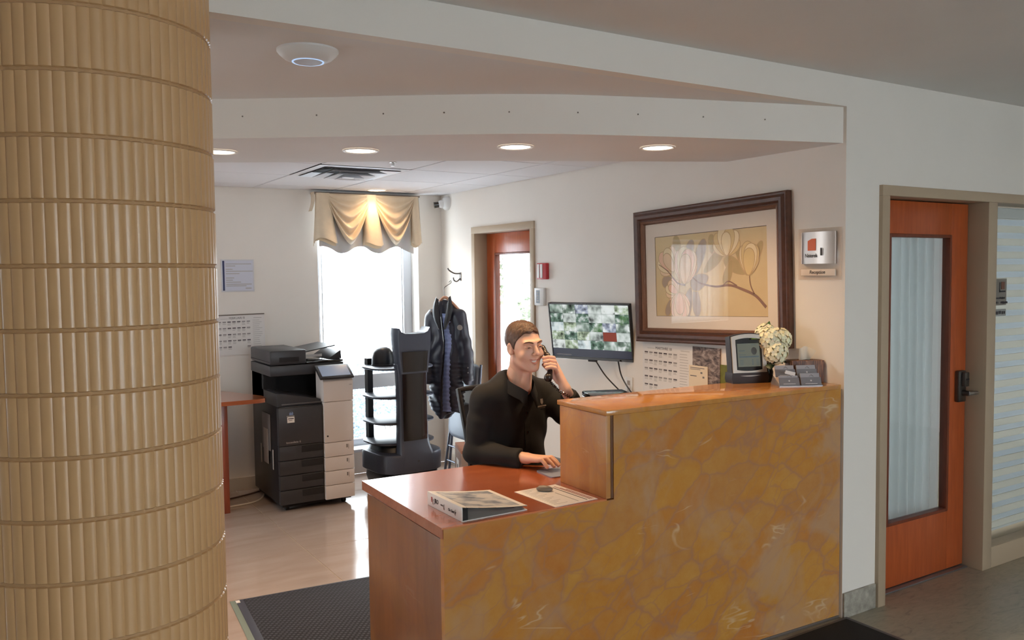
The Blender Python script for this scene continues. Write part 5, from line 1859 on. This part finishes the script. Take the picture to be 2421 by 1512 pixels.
def head_sdf(Q):
    s = np.abs(Q[..., 0])
    S = Q.copy()
    S[..., 0] = s
    d = ell(Q, (0, .020, .032), (.073, .095, .074))
    d = smin(d, ell(Q, (0, -.034, -.022), (.061, .058, .080)), .03)
    d = smin(d, ell(Q, (0, -.036, -.072), (.045, .046, .035)), .02)
    d = smin(d, cap(S, (.049, .0, -.060), (.016, -.066, -.092), .013, .016), .02)
    d = smin(d, ell(Q, (0, -.073, -.095), (.019, .015, .014)), .014)
    d = smin(d, ell(S, (.040, -.064, -.030), (.022, .020, .020)), .016)           # cheeks, raised by the smile
    d = smin(d, cap(S, (.006, -.086, .030), (.042, -.074, .030), .009, .008), .012)   # brow
    d = smax(d, -ell(S, (.030, -.097, .010), (.016, .013, .0095)), .010)          # eye hollows
    d = smin(d, ell(S, (.030, -.0735, .009), (.0145, .0135, .0120)), .004)        # lids over the eyeball
    d = smin(d, cap(Q, (0, -.086, .024), (0, -.108, -.018), .0075, .0115), .010)  # nose
    d = smin(d, ell(S, (.0115, -.100, -.024), (.008, .009, .007)), .006)
    d = smin(d, cap(S, (0, -.0925, -.0505), (.026, -.080, -.0455), .0048, .003), .006)  # upper lip
    d = smin(d, cap(S, (0, -.0905, -.0672), (.025, -.079, -.0475), .0056, .003), .006)   # lower lip
    mz = Q[..., 2] - (-.0585 + 18 * s ** 2)
    mouth = np.sqrt((s / .0260) ** 2 + (mz / .0055) ** 2 + ((Q[..., 1] + .095) / .016) ** 2) - 1
    d = smax(d, -mouth * .005, .002)
    # ears
    E = S - np.array((.0735, .012, -.004))
    er = np.stack([E[..., 0] * .95 - E[..., 1] * .30, E[..., 1] * .95 + E[..., 0] * .30, E[..., 2]], -1)
    ear = ell(er, (0, 0, 0), (.0075, .016, .0265))
    ear = smin(ear, cap(S, (.070, .0, -.024), (.073, .004, -.028), .007), .008)
    ear = smax(ear, -ell(er, (.008, -.003, .003), (.006, .009, .015)), .005)
    d = smin(d, ear, .006)
    # neck
    d = smin(d, cap(Q, (0, .028, -.05), (.0, .050, -.205), .052, .060), .03)
    d = smin(d, cap(Q, (0, -.028, -.125), (.0, .0, -.20), .012, .03), .02)
    return d


def body_head(P):
    return head_sdf(to_head(P))


g = G()
v_, f_ = nets(body_head, (HC.x - .115, HC.y - .14, HC.z - .24), (HC.x + .115, HC.y + .15, HC.z + .135), .0030)
q_ = to_head(v_)
fm = []
for f in f_:
    p = q_[f].mean(0)
    s = abs(p[0])
    lz = p[2] - (-.0585 + 17 * s * s)
    if p[1] < -.072 and s < .028 and abs(lz + .001) < .0105 * (1 - (s / .029) ** 2) + .0006:
        fm.append(1)
    else:
        fm.append(0)
g.add((v_ - ROOT).tolist(), f_.tolist())
g.mi[-len(fm):] = fm

# arms and hands (world coordinates)
Rs, Re, Rw = (1.955, 3.405, 1.045), (1.905, 3.405, .802), (2.035, 3.165, .800)
Ls, Le, Lw = (2.285, 3.405, 1.045), (2.405, 3.225, .880), (2.236, 3.142, 1.100)
Hs, Hm = np.array((2.192, 3.268, 1.280)), np.array((2.156, 3.162, 1.160))      # handset ear and mouth ends
ax_ = (Hm - Hs) / np.linalg.norm(Hm - Hs)
e1 = np.array((1., 0, 0))
e1 = e1 - ax_ * (e1 @ ax_)
e1 /= np.linalg.norm(e1)
e2 = np.cross(ax_, e1)
if e2[1] > 0:
    e2 = -e2
Gp = Hs + (Hm - Hs) * .66


def chain(P, pts, rs, k=.004):
    d = None
    for i in range(len(pts) - 1):
        q = cap(P, pts[i], pts[i + 1], rs[i], rs[i + 1])
        d = q if d is None else np.minimum(d, q)
    return d


def right_hand(P):
    W = np.array(Rw)
    dr = np.array((.36, -.93, 0.))
    dr /= np.linalg.norm(dr)
    sd = np.array((dr[1], -dr[0], 0.)) * -1         # towards the thumb (+x side)
    if sd[0] < 0:
        sd = -sd
    up_ = np.array((0, 0, 1.))
    d = cap(P, np.array(Re) * .45 + W * .55, W, .030, .026)
    for off in (-.026, -.009, .009, .026):
        K = W + dr * (.088 - abs(off) * .25) + sd * off + up_ * (.010 - abs(off) * .1)
        d = smin(d, cap(P, W + sd * off * .5, K, .017, .0125), .012)
    for off, L in ((-.031, .060), (-.010, .073), (.011, .079), (.031, .072)):
        K = W + dr * (.088 - abs(off) * .25) + sd * off + up_ * (.010 - abs(off) * .1)
        spread = sd * off * .22
        p1 = K + dr * L * .45 + up_ * .006 + spread * .5
        p2 = K + dr * L * .78 - up_ * .010 + spread * .9
        p3 = K + dr * L * .98 - up_ * .024 + spread
        d = smin(d, chain(P, [K, p1, p2, p3], [.0105, .0092, .0085, .0075]), .005)
    th0 = W + dr * .025 + sd * .028 - up_ * .004
    d = smin(d, chain(P, [th0, th0 + dr * .035 + sd * .022 - up_ * .008, th0 + dr * .062 + sd * .026 - up_ * .016], [.014, .011, .009]), .008)
    return d


def left_hand(P):
    W = np.array(Lw)
    d = cap(P, np.array(Le) * .4 + W * .6, W, .030, .025)
    for o, L in ((-.034, 1.0), (-.012, 1.06), (.010, 1.0), (.030, .85)):
        K = Gp + ax_ * o + e1 * .047 + e2 * .006
        d = smin(d, cap(P, W + ax_ * o * .35, K, .018, .0115), .014)
    for o, L in ((-.034, 1.0), (-.012, 1.06), (.010, 1.0), (.030, .85)):
        K = Gp + ax_ * o + e1 * .047 + e2 * .006
        p1 = Gp + ax_ * (o * .95 + .0) + e1 * .030 * L + e2 * .034
        p2 = Gp + ax_ * (o * .92) + e1 * .002 + e2 * .037
        p3 = Gp + ax_ * (o * .90) - e1 * .020 * L + e2 * .026
        d = smin(d, chain(P, [K, p1, p2, p3], [.0105, .0095, .0085, .0078]), .004)
    t0 = np.array(Lw) * .55 + (Gp + e1 * .03) * .45 - e2 * .012
    d = smin(d, chain(P, [t0, Gp - ax_ * .012 + e1 * .026 - e2 * .026, Gp - ax_ * .034 + e1 * .006 - e2 * .026], [.015, .011, .009]), .008)
    return d


v_, f_ = nets(right_hand, (1.93, 2.93, .755), (2.19, 3.31, .86), .0028)
g.add((v_ - ROOT).tolist(), f_.tolist())
lo = np.minimum(np.array(Lw), np.minimum(Gp - .08, Hm)) - .04
hi = np.maximum(np.array(Lw) + .09, Gp + .08)
v_, f_ = nets(left_hand, lo, hi, .0028)
g.add((v_ - ROOT).tolist(), f_.tolist())


def limbs(P):                 # trunk, arms and legs beneath the clothes
    d = ell(P, (2.12, 3.43, .93), (.150, .095, .20))
    d = smin(d, ell(P, (2.12, 3.44, .66), (.145, .10, .22)), .05)
    d = smin(d, cap(P, Rs, Ls, .05), .03)
    d = smin(d, cap(P, (2.115, 3.36, 1.17), (2.12, 3.40, 1.02), .05, .06), .03)
    for s_, e_, w_ in ((Rs, Re, Rw), (Ls, Le, Lw)):
        d = smin(d, cap(P, s_, e_, .045, .038), .02)
        d = smin(d, cap(P, e_, w_, .037, .026), .01)
    for s in (-1, 1):
        h, k_, a_ = (2.12 + s * .09, 3.42, .545), (2.14 + s * .11, 2.995, .55), (2.14 + s * .11, 3.04, .09)
        d = smin(d, cap(P, h, k_, .070, .052), .03)
        d = smin(d, cap(P, k_, a_, .050, .034), .01)
        d = smin(d, cap(P, a_, (2.14 + s * .12, 2.90, .05), .032, .028), .01)
    return d


v_, f_ = nets(limbs, (1.80, 2.82, .0), (2.55, 3.62, 1.26), .013)
g.add((v_ - ROOT).tolist(), f_.tolist())
body = g.obj('body', [M_skin, M_lip], man, 70)

# eyes, teeth, brows, hair
HL = Matrix.Translation(-Vector(ROOT)) @ HM
M_eye = pm('eye_white', c(176, 164, 158), .35)
M_iris = pm('eye_iris', c(52, 46, 44), .15)
M_brow = pm('brow_hair', c(74, 50, 38), .7)
for s in (-1, 1):
    ey = G().ball((s * .030, -.0758, .0085), .0110, 16, 12, M=HL).obj('eye', M_eye, man)
    G().ball((s * .0315, -.0872, .0088), (.0064, .0022, .0058), 12, 8, M=HL).obj('iris', M_iris, ey)
    G().tube([HL @ Vector(p) for p in ((s * .0165, -.0875, .0078), (s * .023, -.0915, .0126), (s * .031, -.0920, .0136), (s * .040, -.0865, .0114), (s * .0455, -.079, .0085))], [.0016, .0026, .0030, .0028, .0016], 8).obj('eyelid', M_skin, man)
    G().tube([HL @ Vector(p) for p in ((s * .0175, -.0870, .0058), (s * .025, -.0905, .0032), (s * .034, -.0895, .0030), (s * .0435, -.081, .0062))], [.0014, .0026, .0028, .0014], 8).obj('eyelid', M_skin, man)
    G().tube([HL @ Vector(p) for p in ((s * .011, -.0945, .0275), (s * .020, -.0960, .0315), (s * .032, -.0915, .0345), (s * .044, -.0815, .0325), (s * .051, -.0735, .0275))], [.0022, .0034, .0034, .0028, .0012], 8).obj('eyebrow', M_brow, man)
G().surf(lambda u, w: HL @ Vector(((u - .5) * .042, -.0865 + 24 * ((u - .5) * .042) ** 2, -.0625 + 20 * ((u - .5) * .042) ** 2 + w * .010)), 14, 3).obj('teeth', M_teeth, man, 80)


def hair_fn(P):
    Q = to_head(P)
    x, y, z = Q[..., 0], Q[..., 1], Q[..., 2]
    d = ell(Q, (0, .020, .032), (.073, .095, .074))
    d = smin(d, ell(Q, (0, -.034, -.022), (.061, .058, .080)), .03)
    top = np.clip((z - .05) / .06, 0, 1)
    off = .0028 + .012 * top + .007 * np.clip((-y - .02) / .06, 0, 1) * top
    off = off + .0018 * np.sin(x * 260 + 30 * np.sin(y * 40)) * top
    line = np.interp(y, [-.11, -.085, -.062, -.045, -.034, -.024, -.012, .004, .022, .035, .10], [.074, .078, .074, .058, .036, .012, -.012, .006, .004, -.034, -.052])
    line = line + .010 * (np.abs(x) / .05) ** 2 * np.clip((-y - .05) / .03, 0, 1) * -1 + .004 * np.sin(x * 150)
    h = d - off
    return smax(h, (line - z) * .8, .004)


g = G()
v_, f_ = nets(hair_fn, (HC.x - .11, HC.y - .135, HC.z - .09), (HC.x + .11, HC.y + .15, HC.z + .155), .0035)
g.add((v_ - ROOT).tolist(), f_.tolist())
g.obj('hair', M_hair, man, 70)


# shirt
def shirt_fn(P):
    x, y, z = P[..., 0], P[..., 1], P[..., 2]
    d = ell(P, (2.12, 3.425, .93), (.182, .128, .24))
    d = smin(d, ell(P, (2.12, 3.43, .70), (.175, .135, .24)), .06)
    sh = cap(P, (Rs[0], Rs[1], Rs[2] - .008), (2.08, 3.40, 1.095), .064, .066)
    sh = smin(sh, cap(P, (Ls[0], Ls[1], Ls[2] - .008), (2.16, 3.40, 1.095), .064, .066), .02)
    d = smin(d, sh, .045)
    for s_, e_, w_, k_ in ((Rs, Re, Rw, .90), (Ls, Le, Lw, .88)):
        s_, e_, w_ = np.array(s_), np.array(e_), np.array(w_)
        arm = cap(P, s_, e_, .066, .056)
        t_ = np.clip(((P - s_) @ (e_ - s_)) / ((e_ - s_) @ (e_ - s_)), 0, 1)
        cu = e_ + (w_ - e_) * k_
        fo = cap(P, e_, cu, .055, .041)
        cut = (P - cu) @ ((w_ - e_) / np.linalg.norm(w_ - e_))
        fo = smax(fo, cut, .006)
        ar = smin(arm, fo, .02)
        ar = ar + .0018 * np.sin(t_ * 24 + 9 * x + 14 * y) * (t_ > .15)
        d = smin(d, ar, .028)
    fold = .004 * np.sin((z - .5 * x) * 40 + 5 * np.sin(x * 14)) * np.clip((.98 - z) / .2, 0, 1) + .003 * np.sin(x * 34 + z * 24)
    d = d + fold
    # neck opening and hem
    nk = ell(P, (2.118, 3.335, 1.155), (.062, .085, .080))
    vee = np.maximum(np.abs(x - 2.125) - np.clip((z - 1.015) * .42, 0, .06), np.maximum(1.02 - z, y - 3.36))
    d = smax(d, -np.minimum(nk, vee), .008)
    return np.maximum(d, .50 - z)


g = G()
v_, f_ = nets(shirt_fn, (1.79, 2.99, .47), (2.55, 3.63, 1.19), .0072)
g.add((v_ - ROOT).tolist(), f_.tolist())
shirt = g.obj('shirt', M_shirt, man, 60)
# collar: two folded leaves round the neck
for s in (-1, 1):
    def colr(u, w, s=s):
        a = u * PI * 1.02
        cx_, cy_ = 2.117, 3.352
        rx, ry = .066 + .016 * (1 - w), .070 + .016 * (1 - w)
        x = cx_ + s * rx * math.sin(a) * (1 - .0 * u)
        y = cy_ + ry * math.cos(a) * (1.0 + .22 * (u > .5) * (u - .5) * 2)
        z = 1.158 - .072 * u ** 1.6 - .044 * (1 - w) * (1 + .35 * u) + .004 * math.sin(5 * u)
        if u > .8:
            k = (u - .8) / .2
            x += s * (.026 * k * (1 - w) + .010 * k)
            z -= .018 * k * (1 - w)
        return tuple(np.array((x, y - .004, z)) - ROOT)
    g = G().surf(colr, 28, 6)
    g.surf(lambda u, w: tuple(np.array(colr(1 - u, w)) * 1.0 + np.array((0, .0025, -.0015))), 28, 6)
    g.obj('collar', M_shirt, shirt, 70)


# placket with buttons and the chest badge follow the shirt's front
def front_y(x, z):
    ys_ = np.linspace(3.18, 3.46, 140)
    P = np.stack([np.full(140, x), ys_, np.full(140, z)], -1)
    d = shirt_fn(P)
    k = np.argmax(d < 0)
    return ys_[k]


g = G()
zs = np.linspace(.66, 1.02, 40)
rows = []
for z in zs:
    yy = front_y(2.125, z) - .003
    rows.append([(2.108, yy + .004, z), (2.110, yy - .001, z), (2.140, yy - .001, z), (2.142, yy + .004, z)])
g.rings([[tuple(np.array(p) - ROOT) for p in r] for r in rows], False, False, False)
g.obj('placket', M_shirt, shirt, 60)
for z in (.98, .89, .80, .71):
    G().lathe([(.0055, 0), (.0055, .002), (.003, .0025)], 12, M=Matrix.Translation(Vector((2.125, front_y(2.125, z) - .004, z)) - Vector(ROOT)) @ Matrix.Rotation(PI / 2, 4, 'X')).obj('button', M_black_gl, shirt)
M_emb = pm('grey_embroidery', c(140, 132, 126), .8)
bxx, bz = 2.226, 1.005
nrm_pts = [Vector((x, front_y(x, z), z)) for x, z in ((bxx - .03, bz - .02), (bxx + .03, bz - .02), (bxx - .03, bz + .02))]
bx_ = (nrm_pts[1] - nrm_pts[0]).normalized()
by_ = (nrm_pts[2] - nrm_pts[0])
by_ = (by_ - bx_ * by_.dot(bx_)).normalized()
EM = frame_m(Vector((bxx, front_y(bxx, bz) - .0035, bz)) - Vector(ROOT), bx_, by_)
g = G().prism([(-.009, .030), (-.009, .012), (0, .002), (.009, .012), (.009, .030)], 0, .001, M=EM)
g.obj('badge_shield', M_emb, shirt)
rnd = random.Random(2)
g = G()
x = -.034
while x < .034:
    w_ = rnd.uniform(.003, .006)
    g.box(x, x + w_, -.008, -.001, 0, .001, 0, 0, EM)
    x += w_ + .0012
g.obj('badge_print', M_emb, shirt)
g = G()
x = -.018
while x < .02:
    w_ = rnd.uniform(.002, .004)
    g.box(x, x + w_, -.015, -.012, 0, .001, 0, 0, EM)
    x += w_ + .0012
g.obj('badge_print', pm('dim_embroidery', c(84, 78, 76), .8), shirt)


# trousers and shoes (mostly hidden behind the desk)
def trous(P):
    d = ell(P, (2.12, 3.43, .56), (.175, .14, .11))
    for s in (-1, 1):
        h, k_, a_ = (2.12 + s * .09, 3.42, .550), (2.14 + s * .11, 2.995, .555), (2.14 + s * .11, 3.04, .11)
        d = smin(d, cap(P, h, k_, .084, .066), .03)
        d = smin(d, cap(P, k_, a_, .064, .052), .01)
    return np.maximum(d, .085 - P[..., 2])


v_, f_ = nets(trous, (1.85, 2.88, .06), (2.40, 3.62, .70), .014)
G().add((v_ - ROOT).tolist(), f_.tolist()).obj('trousers', pm('dark_trouser_cloth', c(34, 34, 40), .85), man, 70)
for s in (-1, 1):
    fn = lambda P, s=s: np.maximum(smin(ell(P, (2.14 + s * .11, 3.04, .055), (.043, .05, .055)), ell(P, (2.14 + s * .12, 2.92, .035), (.046, .11, .04)), .03), -P[..., 2] + .001)
    v_, f_ = nets(fn, (2.14 + s * .12 - .08, 2.78, -.01), (2.14 + s * .12 + .08, 3.12, .13), .009)
    G().add((v_ - ROOT).tolist(), f_.tolist()).obj('shoe', M_black_gl, man, 70)

# telephone handset and coiled cord
hs = thing('telephone_handset', 'dark brown telephone handset held to the ear by the man', 'telephone', tuple(Gp))


def hset(P):
    P = P + Gp
    a, b = Hs, Hm
    mid = (a + b) / 2 + e1 * .012 + e2 * .016
    q1, q2 = a * .7 + b * .3 + e1 * .013 + e2 * .014, a * .3 + b * .7 + e1 * .013 + e2 * .014
    d = cap(P, a + e1 * .004, q1, .014, .0115)
    d = smin(d, cap(P, q1, q2, .0115), .01)
    d = smin(d, cap(P, q2, b + e1 * .004, .0115, .0145), .01)
    d = smin(d, ell(P, a - e1 * .004, (.018, .018, .018)), .014)
    d = smin(d, ell(P, b - e1 * .004 + ax_ * .004, (.018, .018, .018)), .014)
    return d


g = G()
sdf_add(g, hset, tuple(np.minimum(Hs, Hm) - Gp - .05), tuple(np.maximum(Hs, Hm) - Gp + .06), .003)
g.obj('handset_shell', pm('dark_brown_bakelite', c(46, 38, 36), .3), hs, 60)
pc = [Hm + ax_ * .02 - Gp, np.array((2.185, 3.120, 1.10)) - Gp, np.array((2.232, 3.075, 1.062)) - Gp, np.array((2.28, 3.03, 1.03)) - Gp, np.array((2.30, 2.98, .92)) - Gp]
cen = catmull([tuple(p) for p in pc], 60)
pts = []
for i, p in enumerate(cen):
    a = i * .75
    d = Vector(cen[min(i + 1, len(cen) - 1)]) - Vector(cen[max(i - 1, 0)])
    d.normalize()
    n1_ = d.orthogonal().normalized()
    n2_ = d.cross(n1_)
    pts.append(Vector(p) + (n1_ * math.cos(a) + n2_ * math.sin(a)) * .006)
G().tube(pts, .0019, 5).obj('coiled_cord', M_black_gl, hs)
